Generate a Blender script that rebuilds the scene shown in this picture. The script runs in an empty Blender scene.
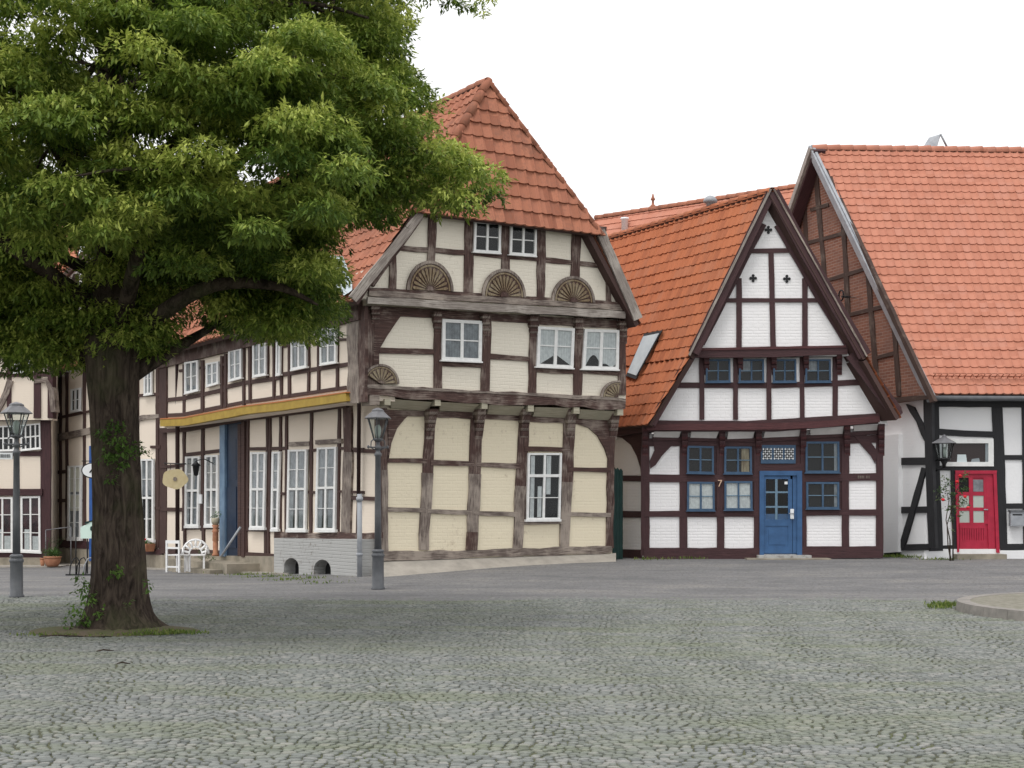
import bpy, bmesh, math, random
import numpy as np
from mathutils import Vector, Matrix
random.seed(7); rng = np.random.default_rng(7)
scn = bpy.context.scene
COL = scn.collection
# ---------------- camera, sky, sun, exposure ----------------
FPX = 1455.0; EYE = 1.6; HY = 508.0; CX = 512.0
cd = bpy.data.cameras.new('camera'); cam = bpy.data.objects.new('camera', cd); COL.objects.link(cam)
cam.location = (0, 0, EYE); cam.rotation_euler = (math.radians(90), 0, 0)
cd.sensor_fit = 'HORIZONTAL'; cd.sensor_width = 36; cd.lens = FPX/1024*36
cd.shift_y = (HY-384)/1024.0
cd.clip_start = .1; cd.clip_end = 3000
scn.camera = cam
SUN_EL, SUN_AZ = math.radians(64), math.radians(212)     # direction the light comes from, azimuth from +Y clockwise
w = bpy.data.worlds.new('World'); scn.world = w; w.use_nodes = True
nt = w.node_tree; nt.nodes.clear()
sky = nt.nodes.new('ShaderNodeTexSky'); sky.sky_type = 'NISHITA'; sky.sun_disc = False
sky.sun_elevation = SUN_EL; sky.sun_rotation = SUN_AZ; sky.dust_density = 4; sky.air_density = 1.4
hsv = nt.nodes.new('ShaderNodeHueSaturation'); hsv.inputs['Saturation'].default_value = .10
tc = nt.nodes.new('ShaderNodeTexCoord'); nz = nt.nodes.new('ShaderNodeTexNoise'); nz.inputs['Scale'].default_value = 1.6; nz.inputs['Detail'].default_value = 5
rp = nt.nodes.new('ShaderNodeValToRGB'); rp.color_ramp.elements[0].position = .3; rp.color_ramp.elements[0].color = (9.6, 9.7, 9.9, 1)
rp.color_ramp.elements[1].position = .75; rp.color_ramp.elements[1].color = (11.5, 11.5, 11.5, 1)
mx = nt.nodes.new('ShaderNodeMix'); mx.data_type = 'RGBA'; mx.inputs[0].default_value = .75
bg = nt.nodes.new('ShaderNodeBackground'); bg.inputs[1].default_value = .10
wo = nt.nodes.new('ShaderNodeOutputWorld')
nt.links.new(sky.outputs[0], hsv.inputs['Color']); nt.links.new(tc.outputs['Generated'], nz.inputs['Vector'])
nt.links.new(nz.outputs[0], rp.inputs[0]); nt.links.new(hsv.outputs[0], mx.inputs[6]); nt.links.new(rp.outputs[0], mx.inputs[7])
nt.links.new(mx.outputs[2], bg.inputs[0]); nt.links.new(bg.outputs[0], wo.inputs[0])
sd = bpy.data.lights.new('sun', 'SUN'); sun = bpy.data.objects.new('sun', sd); COL.objects.link(sun)
sd.energy = 1.15; sd.angle = math.radians(20); sd.color = (1, .97, .92)
sun.rotation_euler = Vector((math.sin(SUN_AZ)*math.cos(SUN_EL), math.cos(SUN_AZ)*math.cos(SUN_EL), math.sin(SUN_EL))).to_track_quat('Z', 'Y').to_euler()
sun.location = (0, -20, 40)
vs = scn.view_settings; vs.view_transform = 'Standard'; vs.look = 'None'; vs.exposure = .50; vs.gamma = 1; vs.use_curve_mapping = False
scn.cycles.max_bounces = 7; scn.cycles.diffuse_bounces = 3; scn.cycles.transparent_max_bounces = 10

# ---------------- materials ----------------
def mat(name, base=(.5,.5,.5), rough=.8, metal=0, spec=.3):
    m = bpy.data.materials.new(name); m.use_nodes = True
    b = m.node_tree.nodes['Principled BSDF']
    b.inputs['Base Color'].default_value = (*base, 1); b.inputs['Roughness'].default_value = rough
    b.inputs['Metallic'].default_value = metal; b.inputs['Specular IOR Level'].default_value = spec
    return m
class N:
    def __init__(s, m): s.m = m; s.t = m.node_tree; s.b = s.t.nodes['Principled BSDF']
    def n(s, typ, **kw):
        x = s.t.nodes.new('ShaderNode'+typ)
        for k, v in kw.items(): setattr(x, k, v)
        return x
    def l(s, a, b): s.t.links.new(a, b)
    def coord(s, kind='Object', scale=(1,1,1), rot=(0,0,0)):
        c = s.n('TexCoord'); mp = s.n('Mapping'); mp.inputs['Scale'].default_value = scale; mp.inputs['Rotation'].default_value = rot
        s.l(c.outputs[kind], mp.inputs[0]); return mp.outputs[0]
    def noise(s, vec, scale, detail=4, rough=.55, dist=0):
        x = s.n('TexNoise'); x.inputs['Scale'].default_value = scale; x.inputs['Detail'].default_value = detail
        x.inputs['Roughness'].default_value = rough; x.inputs['Distortion'].default_value = dist; s.l(vec, x.inputs['Vector']); return x.outputs[0]
    def ramp(s, fac, stops):
        r = s.n('ValToRGB'); e = r.color_ramp.elements
        while len(e) < len(stops): e.new(.5)
        for i, (p, c) in enumerate(stops): e[i].position = p; e[i].color = (*c, 1) if len(c) == 3 else c
        s.l(fac, r.inputs[0]); return r.outputs[0]
    def mix(s, fac, a, b, mode='MIX'):
        x = s.n('Mix', data_type='RGBA', blend_type=mode)
        if isinstance(fac, float): x.inputs[0].default_value = fac
        else: s.l(fac, x.inputs[0])
        for i, v in ((6, a), (7, b)):
            if isinstance(v, tuple): x.inputs[i].default_value = (*v, 1)
            else: s.l(v, x.inputs[i])
        return x.outputs[2]
    def math(s, op, a, b=0.0):
        x = s.n('Math', operation=op)
        for i, v in ((0, a), (1, b)):
            if isinstance(v, (float, int)): x.inputs[i].default_value = v
            else: s.l(v, x.inputs[i])
        return x.outputs[0]
    def bump(s, h, strength=.4, dist=.02):
        x = s.n('Bump'); x.inputs['Strength'].default_value = strength; x.inputs['Distance'].default_value = dist
        s.l(h, x.inputs['Height']); s.l(x.outputs[0], s.b.inputs['Normal'])
    def color(s, c): s.l(c, s.b.inputs['Base Color'])

def wood(name, dark, mid, worn, wornpos=.62, rough=.75):
    m = mat(name, mid, rough); q = N(m)
    uv = q.coord('UV', (3, 45, 1)); ob = q.coord('Object')
    g = q.noise(uv, 1.0, 5, .6); big = q.noise(ob, 1.7, 4, .6); fine = q.noise(ob, 22, 3)
    c = q.ramp(g, [(.3, dark), (.7, mid)])
    wf = q.math('ADD', q.math('MULTIPLY', big, .6), q.math('MULTIPLY', g, .4))
    wm = q.ramp(wf, [(wornpos-.05, (0,0,0)), (wornpos+.08, (1,1,1))])
    q.color(q.mix(wm, c, worn))
    q.bump(q.math('ADD', g, q.math('MULTIPLY', fine, .5)), .6, .012)
    return m
def paint_wall(name, c1, c2, stain, relief=.35, stainpos=.66):
    m = mat(name, c1, .9, spec=.15); q = N(m)
    ob = q.coord('Object'); big = q.noise(ob, .9, 5, .6); sm = q.noise(ob, 9, 5, .65)
    c = q.mix(big, c1, c2)
    sf = q.math('ADD', q.math('MULTIPLY', big, .35), q.math('MULTIPLY', sm, .65))
    c = q.mix(q.ramp(sf, [(stainpos-.04, (0,0,0)), (stainpos+.05, (1,1,1))]), c, stain)
    q.color(c)
    v = q.coord('Object', (1,1,1), (math.radians(90), 0, 0))
    br = q.n('TexBrick'); br.inputs['Scale'].default_value = 1.0; br.inputs['Brick Width'].default_value = .26; br.inputs['Row Height'].default_value = .078
    br.inputs['Mortar Size'].default_value = .012; br.inputs['Mortar Smooth'].default_value = 1; q.l(v, br.inputs['Vector'])
    wob = q.n('VectorMath', operation='ADD')
    h = q.math('MULTIPLY', br.outputs['Fac'], -1.0)
    q.bump(q.math('ADD', q.math('MULTIPLY', h, relief), q.math('MULTIPLY', sm, .9)), .55, .012)
    return m
def tile_mat(name, cols, tw, th, dirt=(.10,.06,.045), dirtpos=.66, jit=.25):
    m = mat(name, cols[0], .8, spec=.25); q = N(m)
    ob = q.coord('Object')
    sx = q.n('SeparateXYZ'); q.l(ob, sx.inputs[0])
    fx = q.math('FLOOR', q.math('DIVIDE', sx.outputs[0], tw)); fy = q.math('FLOOR', q.math('DIVIDE', sx.outputs[1], th))
    cb = q.n('CombineXYZ'); q.l(fx, cb.inputs[0]); q.l(fy, cb.inputs[1])
    wn = q.n('TexWhiteNoise', noise_dimensions='2D'); q.l(cb.outputs[0], wn.inputs['Vector'])
    c = q.ramp(wn.outputs[0], [(i/(len(cols)-1), cc) for i, cc in enumerate(cols)])
    big = q.noise(ob, .7, 6, .65); sm = q.noise(ob, 14, 4, .6)
    sf = q.math('ADD', q.math('MULTIPLY', big, .55), q.math('MULTIPLY', sm, .45))
    c = q.mix(q.ramp(sf, [(dirtpos-.12, (0,0,0)), (dirtpos+.1, (.85,.85,.85))]), c, dirt)
    q.color(c); q.bump(sm, .35, .006)
    return m
def noisy(name, a, b, scale=4, rough=.85, bump=.3, dist=.01, detail=5, metal=0, spec=.3):
    m = mat(name, a, rough, metal, spec); q = N(m); ob = q.coord('Object')
    n1 = q.noise(ob, scale, detail, .6); n2 = q.noise(ob, scale*7, 3)
    q.color(q.mix(q.ramp(n1, [(.35, (0,0,0)), (.65, (1,1,1))]), a, b)); q.bump(q.math('ADD', n1, q.math('MULTIPLY', n2, .5)), bump, dist)
    return m
M = {}
M['wood_a'] = wood('oxblood timber', (.034,.02,.018), (.115,.062,.052), (.26,.21,.18), .54)
M['wood_worn'] = wood('greyed timber', (.07,.05,.045), (.22,.18,.155), (.33,.28,.24), .5)
M['wood_grey'] = wood('silver grey boards', (.15,.125,.11), (.34,.30,.27), (.42,.38,.34), .55)
M['wood_b'] = wood('dark red brown timber', (.035,.016,.018), (.075,.033,.036), (.11,.055,.055), .68, .6)
M['wood_br'] = wood('red brown moulding', (.05,.018,.02), (.105,.036,.038), (.13,.06,.06), .66, .6)
M['wood_l'] = wood('brown street timber', (.04,.022,.02), (.09,.05,.043), (.17,.12,.10), .66)
M['wood_k'] = wood('black tarred timber', (.012,.012,.014), (.025,.025,.028), (.05,.05,.052), .7, .6)
M['wood_rb'] = wood('dark brown gable timber', (.035,.022,.018), (.075,.045,.035), (.15,.12,.10), .58)
M['cream'] = paint_wall('cream infill', (.79,.71,.545), (.73,.655,.50), (.56,.48,.36), .35, .61)
M['cream_lt'] = paint_wall('pale cream infill', (.80,.745,.64), (.74,.685,.585), (.54,.48,.39), .5, .64)
M['pink'] = paint_wall('pale rose infill', (.80,.705,.60), (.74,.65,.55), (.50,.41,.34), .2, .68)
M['white'] = paint_wall('white infill', (.86,.845,.85), (.80,.79,.80), (.66,.64,.62), .7, .68)
M['whiteg'] = paint_wall('smooth white wall', (.80,.80,.81), (.74,.74,.75), (.60,.59,.57), .1, .72)
M['greybrick'] = paint_wall('grey painted brick plinth', (.46,.46,.45), (.38,.38,.37), (.22,.20,.18), 1.0, .60)
M['stone'] = noisy('plinth stone', (.34,.30,.24), (.20,.18,.14), 2.5)
M['coving'] = wood('pale coving boards', (.30,.27,.20), (.50,.47,.37), (.36,.34,.26), .6)
M['whitecov'] = noisy('white coving', (.78,.76,.75), (.66,.63,.62), 3)
M['winwhite'] = noisy('white window paint', (.80,.80,.79), (.70,.70,.69), 9, .5, .1)
M['winblue'] = noisy('blue window paint', (.055,.105,.18), (.04,.08,.14), 9, .5, .15)
M['winbluelt'] = mat('pale blue sash paint', (.13,.21,.29), .5)
M['doorblue'] = noisy('blue door paint', (.045,.115,.25), (.035,.09,.20), 5, .45, .12)
M['bluedeep'] = noisy('deep blue paint', (.012,.028,.062), (.009,.02,.045), 4, .5, .1)
M['bluebright'] = noisy('bright blue paint', (.04,.13,.40), (.03,.09,.30), 4, .5, .1)
M['bluegrey'] = noisy('grey blue paint', (.16,.25,.36), (.11,.18,.28), 4, .5, .1)
M['doorred'] = noisy('red door paint', (.43,.022,.055), (.34,.016,.042), 5, .42, .1)
M['yellow'] = noisy('ochre paint', (.42,.29,.055), (.32,.21,.04), 3, .7, .3)
M['orangeline'] = mat('orange line paint', (.45,.16,.05), .7)
M['dark'] = mat('dark interior', (.012,.012,.013), .9)
M['darkbrown'] = mat('dark brown opening', (.035,.018,.018), .8)
M['blackmetal'] = mat('black iron', (.02,.02,.022), .5, .3)
M['lampgrey'] = noisy('grey lamp enamel', (.12,.125,.135), (.085,.09,.10), 5, .5, .15, spec=.4)
M['lampcap'] = noisy('lamp roof metal', (.17,.17,.18), (.11,.11,.12), 6, .45, .1, spec=.4)
M['zinc'] = noisy('zinc sheet', (.52,.58,.60), (.42,.48,.52), 3, .45, .15, metal=.3)
M['alu'] = noisy('light grey metal', (.36,.375,.40), (.27,.285,.31), 5, .6, .1)
M['darkgreen'] = noisy('dark green paint', (.012,.04,.035), (.008,.028,.026), 5, .6, .2)
M['terracotta'] = noisy('terracotta', (.50,.24,.14), (.38,.17,.10), 8, .8, .3)
M['signyellow'] = noisy('yellow sign board', (.66,.56,.34), (.60,.49,.28), 6, .6, .1)
M['signmint'] = mat('pale mint board', (.62,.78,.70), .5)
M['signwhite'] = mat('white sign board', (.78,.80,.82), .4)
M['plastic'] = mat('white garden furniture', (.82,.82,.82), .45)
M['curtain'] = noisy('white net curtain', (.62,.62,.62), (.48,.48,.49), 12, .9, .1)
M['curtaingrey'] = noisy('grey net curtain', (.26,.27,.29), (.15,.155,.17), 7, .9, .1)
M['lace'] = mat('lace panel', (.66,.68,.70), .8)
M['roseflower'] = mat('red petals', (.60,.02,.03), .6)
M['tan'] = wood('carved tan wood', (.12,.08,.05), (.26,.19,.11), (.30,.25,.17), .5)
g = bpy.data.materials.new('window glass'); g.use_nodes = True; t_ = g.node_tree; t_.nodes.clear()
lw_ = t_.nodes.new('ShaderNodeLayerWeight'); lw_.inputs[0].default_value = .5; fr = t_.nodes.new('ShaderNodeMath'); fr.operation = 'POWER'; fr.inputs[1].default_value = 4.0; t_.links.new(lw_.outputs['Facing'], fr.inputs[0])
ma = t_.nodes.new('ShaderNodeMath'); ma.operation = 'MULTIPLY_ADD'; ma.inputs[1].default_value = .6; ma.inputs[2].default_value = .022
gl = t_.nodes.new('ShaderNodeBsdfGlossy'); gl.inputs['Roughness'].default_value = .04; gl.inputs[0].default_value = (1,1,1,1)
tr = t_.nodes.new('ShaderNodeBsdfTransparent'); tr.inputs[0].default_value = (.86,.9,.9,1)
ms = t_.nodes.new('ShaderNodeMixShader'); oo = t_.nodes.new('ShaderNodeOutputMaterial')
t_.links.new(fr.outputs[0], ma.inputs[0]); t_.links.new(ma.outputs[0], ms.inputs[0]); t_.links.new(tr.outputs[0], ms.inputs[1]); t_.links.new(gl.outputs[0], ms.inputs[2]); t_.links.new(ms.outputs[0], oo.inputs[0])
M['glass'] = g
TW, TH = .215, .30
M['tile_a'] = tile_mat('weathered red pantiles', [(.32,.125,.075),(.41,.165,.10),(.35,.14,.088),(.27,.10,.06)], .235, .33, (.20,.10,.07), .60)
M['tile_b'] = tile_mat('orange pantiles', [(.38,.13,.060),(.42,.145,.068),(.33,.11,.052),(.39,.15,.08)], TW, TH, (.30,.12,.06), .68)
M['tile_r'] = tile_mat('light orange pantiles', [(.44,.18,.12),(.47,.20,.135),(.40,.16,.105),(.46,.205,.145)], TW, TH, (.42,.20,.13), .64)
M['tile_l'] = tile_mat('orange street pantiles', [(.44,.17,.10),(.48,.20,.12),(.38,.14,.08)], TW, TH, (.26,.12,.07), .62)
def brick_mat():
    m = mat('brown brick', (.2,.12,.1), .9, spec=.1); q = N(m)
    v = q.coord('Object', (1,1,1), (math.radians(90),0,0)); br = q.n('TexBrick'); q.l(v, br.inputs['Vector'])
    br.inputs['Scale'].default_value = 1; br.inputs['Brick Width'].default_value = .26; br.inputs['Row Height'].default_value = .08; br.inputs['Mortar Size'].default_value = .009
    br.inputs['Color1'].default_value = (.27,.125,.085,1); br.inputs['Color2'].default_value = (.19,.085,.062,1); br.inputs['Mortar'].default_value = (.30,.23,.19,1)
    big = q.noise(q.coord('Object'), 1.1, 5)
    q.color(q.mix(q.ramp(big, [(.4,(0,0,0)),(.7,(.6,.6,.6))]), br.outputs[0], (.16,.10,.085))); q.bump(q.math('MULTIPLY', br.outputs['Fac'], -1.0), .5, .01)
    return m
M['brick'] = brick_mat()

# ---------------- mesh helpers ----------------
class MB:
    def __init__(s): s.v = []; s.f = []; s.m = []; s.uv = []; s.mats = []; s.sm = []
    def mi(s, m):
        if m not in s.mats: s.mats.append(m)
        return s.mats.index(m)
    def face(s, idx, m, uv=None, smooth=False): s.f.append(idx); s.m.append(s.mi(m)); s.uv.append(uv); s.sm.append(smooth)
    def add(s, pts): b = len(s.v); s.v += [tuple(p) for p in pts]; return b
    def prism(s, front, back, m, uv=None, mb=None):
        """front/back: matching lists of points"""
        n = len(front); b = s.add(front); c = s.add(back)
        ux = uv or [None]*n
        s.face(list(range(b, b+n)), m, uv)
        s.face(list(range(c+n-1, c-1, -1)), m, uv[::-1] if uv else None)
        for i in range(n):
            j = (i+1) % n
            su = None
            if uv: su = [uv[i], uv[i], uv[j], uv[j]]
            s.face([b+i, c+i, c+j, b+j], m, su)
    def box(s, x0, x1, y0, y1, z0, z1, m):
        s.prism([(x0,y0,z0),(x1,y0,z0),(x1,y0,z1),(x0,y0,z1)], [(x0,y1,z0),(x1,y1,z0),(x1,y1,z1),(x0,y1,z1)], m)
    def tube(s, pts, rad, m, seg=8, smooth=True, cap=True):
        pts = [Vector(p) for p in pts]; rings = []
        rad = rad if isinstance(rad, (list, tuple)) else [rad]*len(pts)
        prev = None
        for i, p in enumerate(pts):
            d = (pts[min(i+1, len(pts)-1)] - pts[max(i-1, 0)]).normalized()
            a = prev if prev is not None else (Vector((0,0,1)) if abs(d.z) < .9 else Vector((1,0,0)))
            x = (a - d*a.dot(d)).normalized(); y = d.cross(x); prev = x
            rings.append(s.add([p + (x*math.cos(t)+y*math.sin(t))*rad[i] for t in [2*math.pi*k/seg for k in range(seg)]]))
        for i in range(len(rings)-1):
            for k in range(seg):
                l = (k+1) % seg
                s.face([rings[i]+k, rings[i]+l, rings[i+1]+l, rings[i+1]+k], m, smooth=smooth)
        if cap:
            s.face([rings[0]+k for k in range(seg-1, -1, -1)], m); s.face([rings[-1]+k for k in range(seg)], m)
    def lathe(s, prof, m, seg=16, c=(0,0,0), smooth=True, rot=0):
        rings = [s.add([(c[0]+r*math.cos(2*math.pi*k/seg+rot), c[1]+r*math.sin(2*math.pi*k/seg+rot), c[2]+z) for k in range(seg)]) for r, z in prof]
        for i in range(len(rings)-1):
            for k in range(seg):
                l = (k+1) % seg
                s.face([rings[i]+k, rings[i]+l, rings[i+1]+l, rings[i+1]+k], m, smooth=smooth)
        s.face([rings[0]+k for k in range(seg-1, -1, -1)], m); s.face([rings[-1]+k for k in range(seg)], m)
    def build(s, name, parent=None, frame=None):
        me = bpy.data.meshes.new(name); me.from_pydata(s.v, [], s.f)
        for m in s.mats: me.materials.append(M[m] if isinstance(m, str) else m)
        me.polygons.foreach_set('material_index', s.m); me.polygons.foreach_set('use_smooth', s.sm)
        ul = me.uv_layers.new(name='UVMap'); k = 0; buf = []
        for i, f in enumerate(s.f):
            if s.uv[i]: buf += [c for q in s.uv[i] for c in q]
            else: buf += [c for vi in f for c in (s.v[vi][2], s.v[vi][0]+s.v[vi][1])]
        ul.data.foreach_set('uv', buf); me.update()
        bm = bmesh.new(); bm.from_mesh(me); bmesh.ops.recalc_face_normals(bm, faces=bm.faces); bm.to_mesh(me); bm.free()
        o = bpy.data.objects.new(name, me); COL.objects.link(o)
        place(o, parent, frame); return o
def place(o, parent, frame):
    fm = frame if frame is not None else (WORLD[parent.name] if parent is not None else Matrix.Identity(4))
    if parent is not None:
        o.parent = parent
        pw = WORLD[parent.name]; o.matrix_basis = pw.inverted() @ fm
    else: o.matrix_basis = fm
    WORLD[o.name] = fm
WORLD = {}
def thing(name, label, cat, frame, group=None, kind=None):
    o = bpy.data.objects.new(name, None); COL.objects.link(o); o.empty_display_size = .2
    o.matrix_basis = frame; WORLD[o.name] = frame; tag(o, label, cat, group, kind); return o
def tag(o, label=None, cat=None, group=None, kind=None):
    if label: o['label'] = label
    if cat: o['category'] = cat
    if group: o['group'] = group
    if kind: o['kind'] = kind
    return o
def copy_tree(o, loc_matrix, label):
    c = o.copy(); COL.objects.link(c); c.matrix_basis = loc_matrix; WORLD[c.name] = loc_matrix; c['label'] = label
    def rec(a, b):
        for ch in a.children:
            d = ch.copy(); COL.objects.link(d); d.parent = b; rec(ch, d)
    rec(o, c); return c
def T(x, y, z, rz=0): return Matrix.Translation((x, y, z)) @ Matrix.Rotation(rz, 4, 'Z')
def Wp(px, py, Y): return Vector(((px-CX)/FPX*Y, Y, EYE+(HY-py)/FPX*Y))
def ss(x): x = min(1, max(0, x)); return x*x*(3-2*x)
def gz(x, y):
    s = ss((x+7)/8)
    return s*.33*ss((y-25)/11) + (1-s)*(-.37)*ss((y-30)/22)
def gpt(px, py):
    """world point on the ground seen there"""
    Y = 20.0
    for _ in range(40):
        z = gz((px-CX)/FPX*Y, Y); Y = .5*Y + .5*(EYE-z)*FPX/(py-HY)
    return Vector(((px-CX)/FPX*Y, Y, gz((px-CX)/FPX*Y, Y)))

class Facade:
    def __init__(s, o, d, z0):
        s.d = Vector((d[0], d[1], 0)).normalized(); s.inn = Vector((-s.d.y, s.d.x, 0)); s.o = Vector((o[0], o[1], z0))
        s.frame = Matrix(((s.d.x, s.inn.x, 0, s.o.x), (s.d.y, s.inn.y, 0, s.o.y), (0, 0, 1, s.o.z), (0, 0, 0, 1)))
        s.k = 0
    def loc(s, px, py, off=0.0):
        r = Vector(((px-CX)/FPX, 1, (HY-py)/FPX)); p0 = s.o - s.inn*off; c = Vector((0, 0, EYE))
        t = (p0-c).dot(s.inn)/r.dot(s.inn); q = c + r*t - s.o
        return Vector((q.dot(s.d), q.dot(s.inn), q.z))
    def world(s, px, py, off=0.0): return s.frame @ s.loc(px, py, off)
    def poly(s, mb, pts, m, off, depth=.04, inner=None):
        """traced polygon; a point may carry its own offset as third entry"""
        f = []; b = []
        for p in pts:
            o_ = p[2] if len(p) > 2 else off
            a = s.loc(p[0], p[1], o_); f.append(a); b.append(a + Vector((0, depth, 0)))
        mb.prism(f, b, m, [(v.x*.7, v.z) for v in f])
    def beam(s, mb, pts, w_, m, off=.03, depth=None, jit=.35, seg=None):
        s.k += 1; o_ = off + (s.k % 23)*.0009
        depth = depth if depth is not None else off + .03
        P = [Vector(p[:2]) for p in pts]; ws = w_ if isinstance(w_, (list, tuple)) else [w_]*len(P)
        # resample
        path = []; wid = []
        for i in range(len(P)-1):
            L = (P[i+1]-P[i]).length; n = max(1, int(L/14))
            for k in range(n): t = k/n; path.append(P[i].lerp(P[i+1], t)); wid.append(ws[i]*(1-t)+ws[i+1]*t)
        path.append(P[-1]); wid.append(ws[-1])
        L_ = []; R_ = []; ul = []; ur = []; dist = random.random()*20; ro = random.random()*5
        for i, p in enumerate(path):
            d = (path[min(i+1, len(path)-1)]-path[max(i-1, 0)]).normalized(); n = Vector((-d.y, d.x))
            a = p + n*(wid[i]/2 + random.uniform(-jit, jit)*(1.6 if m == 'wood_a' else 1)); b = p - n*(wid[i]/2 + random.uniform(-jit, jit)*(1.6 if m == 'wood_a' else 1))
            A = s.loc(a.x, a.y, o_); B = s.loc(b.x, b.y, o_)
            if i: dist += (A-L_[-1]).length
            L_.append(A); R_.append(B); wm = (A-B).length
            ul.append((dist, ro)); ur.append((dist, ro+wm))
        D = Vector((0, depth, 0)); n = len(L_)
        fl = mb.add(L_); fr_ = mb.add(R_); bl = mb.add([p+D for p in L_]); br_ = mb.add([p+D for p in R_])
        for i in range(n-1):
            mb.face([fl+i, fr_+i, fr_+i+1, fl+i+1], m, [ul[i], ur[i], ur[i+1], ul[i+1]])
            mb.face([bl+i, fl+i, fl+i+1, bl+i+1], m, [ul[i], ul[i], ul[i+1], ul[i+1]])
            mb.face([fr_+i, br_+i, br_+i+1, fr_+i+1], m, [ur[i], ur[i], ur[i+1], ur[i+1]])
            mb.face([br_+i, bl+i, bl+i+1, br_+i+1], m, [ur[i], ul[i], ul[i+1], ur[i+1]])
        mb.face([fl, bl, br_, fr_], m); mb.face([fl+n-1, fr_+n-1, br_+n-1, bl+n-1], m)
    def window(s, parent, quad, cols=2, rows=(0, .5, 1), off=0.0, fw=2.2, bw=1.0, mw=2.0, m='winwhite', mm=None, back='dark', curtain=None, out=.088, name='window', label=None, transom=None, frame=None):
        """quad TL TR BR BL in traced pixels; rows = fractions of horizontal bars"""
        TL, TR, BR, BL = [Vector(p) for p in quad]
        Wd = ((TR-TL).length+(BR-BL).length)/2; Ht = ((BL-TL).length+(BR-TR).length)/2
        def P(a, b, o_):
            p = TL*(1-a)*(1-b)+TR*a*(1-b)+BR*a*b+BL*(1-a)*b; return s.loc(p.x, p.y, o_)
        mb = MB(); mm = mm or m
        def bar(a0, a1, b0, b1, o_, mt, d=.03):
            f = [P(a0,b0,o_), P(a1,b0,o_), P(a1,b1,o_), P(a0,b1,o_)]; mb.prism(f, [p+Vector((0,d,0)) for p in f], mt)
        fx, fy = fw/Wd, fw/Ht; o1 = off+out
        bar(0, fx, 0, 1, o1, m, .05); bar(1-fx, 1, 0, 1, o1, m, .05)
        bar(fx, 1-fx, 0, fy, o1-.002, m, .05); bar(fx, 1-fx, 1-fy, 1, o1-.002, m, .05)
        # sill
        f = [P(-.03, .995, o1+.035), P(1.03, .995, o1+.035), P(1.03, 1.03, o1+.035), P(-.03, 1.03, o1+.035)]
        mb.prism(f, [p+Vector((0,.07,0)) for p in f], m)
        for c in range(1, cols):
            ww = (mw if (cols == 2 or c*2 == cols) else bw)/Wd/2; x = c/cols
            bar(x-ww, x+ww, fy, 1-fy, o1-.008, m, .035)
        for r in rows[1:-1]:
            tr_ = transom is not None and abs(r-transom) < .01
            hh = (mw*1.3 if tr_ else bw)/Ht/2
            bar(fx, 1-fx, r-hh, r+hh, o1-(.004 if tr_ else .014), mm if not tr_ else m, .03)
        # dark room behind
        f = [P(fx*.5,fy*.5,off+.044), P(1-fx*.5,fy*.5,off+.044), P(1-fx*.5,1-fy*.5,off+.044), P(fx*.5,1-fy*.5,off+.044)]
        b = mb.add(f); mb.face([b,b+1,b+2,b+3], back)
        o = mb.build(name, parent, frame or s.frame)
        if label: o['label'] = label
        gb = MB(); f = [P(fx*.6,fy*.6,off+.066), P(1-fx*.6,fy*.6,off+.066), P(1-fx*.6,1-fy*.6,off+.066), P(fx*.6,1-fy*.6,off+.066)]
        b = gb.add(f); gb.face([b,b+1,b+2,b+3], 'glass'); gb.build('pane', o, frame or s.frame)
        if curtain:
            cm, segs = curtain; cb = MB()
            for (a0, a1, b0, b1) in segs:
                n = max(4, int((a1-a0)*Wd*1.3)); top = []; bot = []; ph = random.random()*6
                for i in range(n+1):
                    a = a0+(a1-a0)*i/n; d = off+.053+.006*math.sin(i*1.9+ph)+.002*random.random()
                    top.append(P(a, b0, d)); bot.append(P(a, b1 if not callable(b1) else b1(a), d))
                t = cb.add(top); q = cb.add(bot)
                for i in range(n): cb.face([t+i, t+i+1, q+i+1, q+i], cm, smooth=True)
            cb.build('curtain', o, frame or s.frame)
        return o
    def knag(s, parent, cx, y0, y1, w_, off0, off1, m1, m2, name='bracket', cx2=None):
        """carved corbel: tiers stepping out towards the top"""
        mb = MB(); n = 22; cx2 = cx if cx2 is None else cx2; F_ = []
        for i in range(n+1):
            t = i/n; y = y0+(y1-y0)*t; env = off0+.035+(off1-off0-.03)*max(0,1-t)**1.25
            o_ = env - .035*(1-abs(math.sin(t*math.pi*4)))**2 if 0 < i < n else env
            c = cx+(cx2-cx)*t; wi = w_*(.95-.12*t); F_.append((s.loc(c-wi/2, y, o_), s.loc(c+wi/2, y, o_)))
        for i in range(n):
            (a, b), (d, c) = F_[i], F_[i+1]; m = m2 if (i % 6) in (2, 3) else m1
            mb.prism([a,b,c,d], [Vector((p.x, -off0+.02, p.z)) for p in (a,b,c,d)], m)
        return mb.build(name, parent, s.frame)
    def fan(s, parent, cx, cy, rx, ry, off, a0=0, a1=180, n=11, tilt=0):
        mb = MB(); O = (cx, cy)
        def pt(ang, k, o_): t = math.radians(ang); return s.loc(cx+rx*k*math.cos(t), cy-ry*k*math.sin(t)+tilt*rx*k*math.cos(t), o_)
        N_ = 20; angs = [a0+(a1-a0)*i/N_ for i in range(N_+1)]
        f = [pt(a, 1, off) for a in angs] + ([s.loc(cx, cy, off)] if (a1-a0) < 170 else [])
        mb.prism(f, [p+Vector((0,.06,0)) for p in f], 'wood_a')
        for i in range(N_):   # outer rims
            for k0, k1, o_, mt in ((.90,1.0,.022,'wood_worn'), (.80,.86,.012,'tan')):
                q = [pt(angs[i],k0,off+o_), pt(angs[i],k1,off+o_), pt(angs[i+1],k1,off+o_), pt(angs[i+1],k0,off+o_)]
                mb.prism(q, [p+Vector((0,o_+.01,0)) for p in q], mt)
        da = (a1-a0)/n
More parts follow.
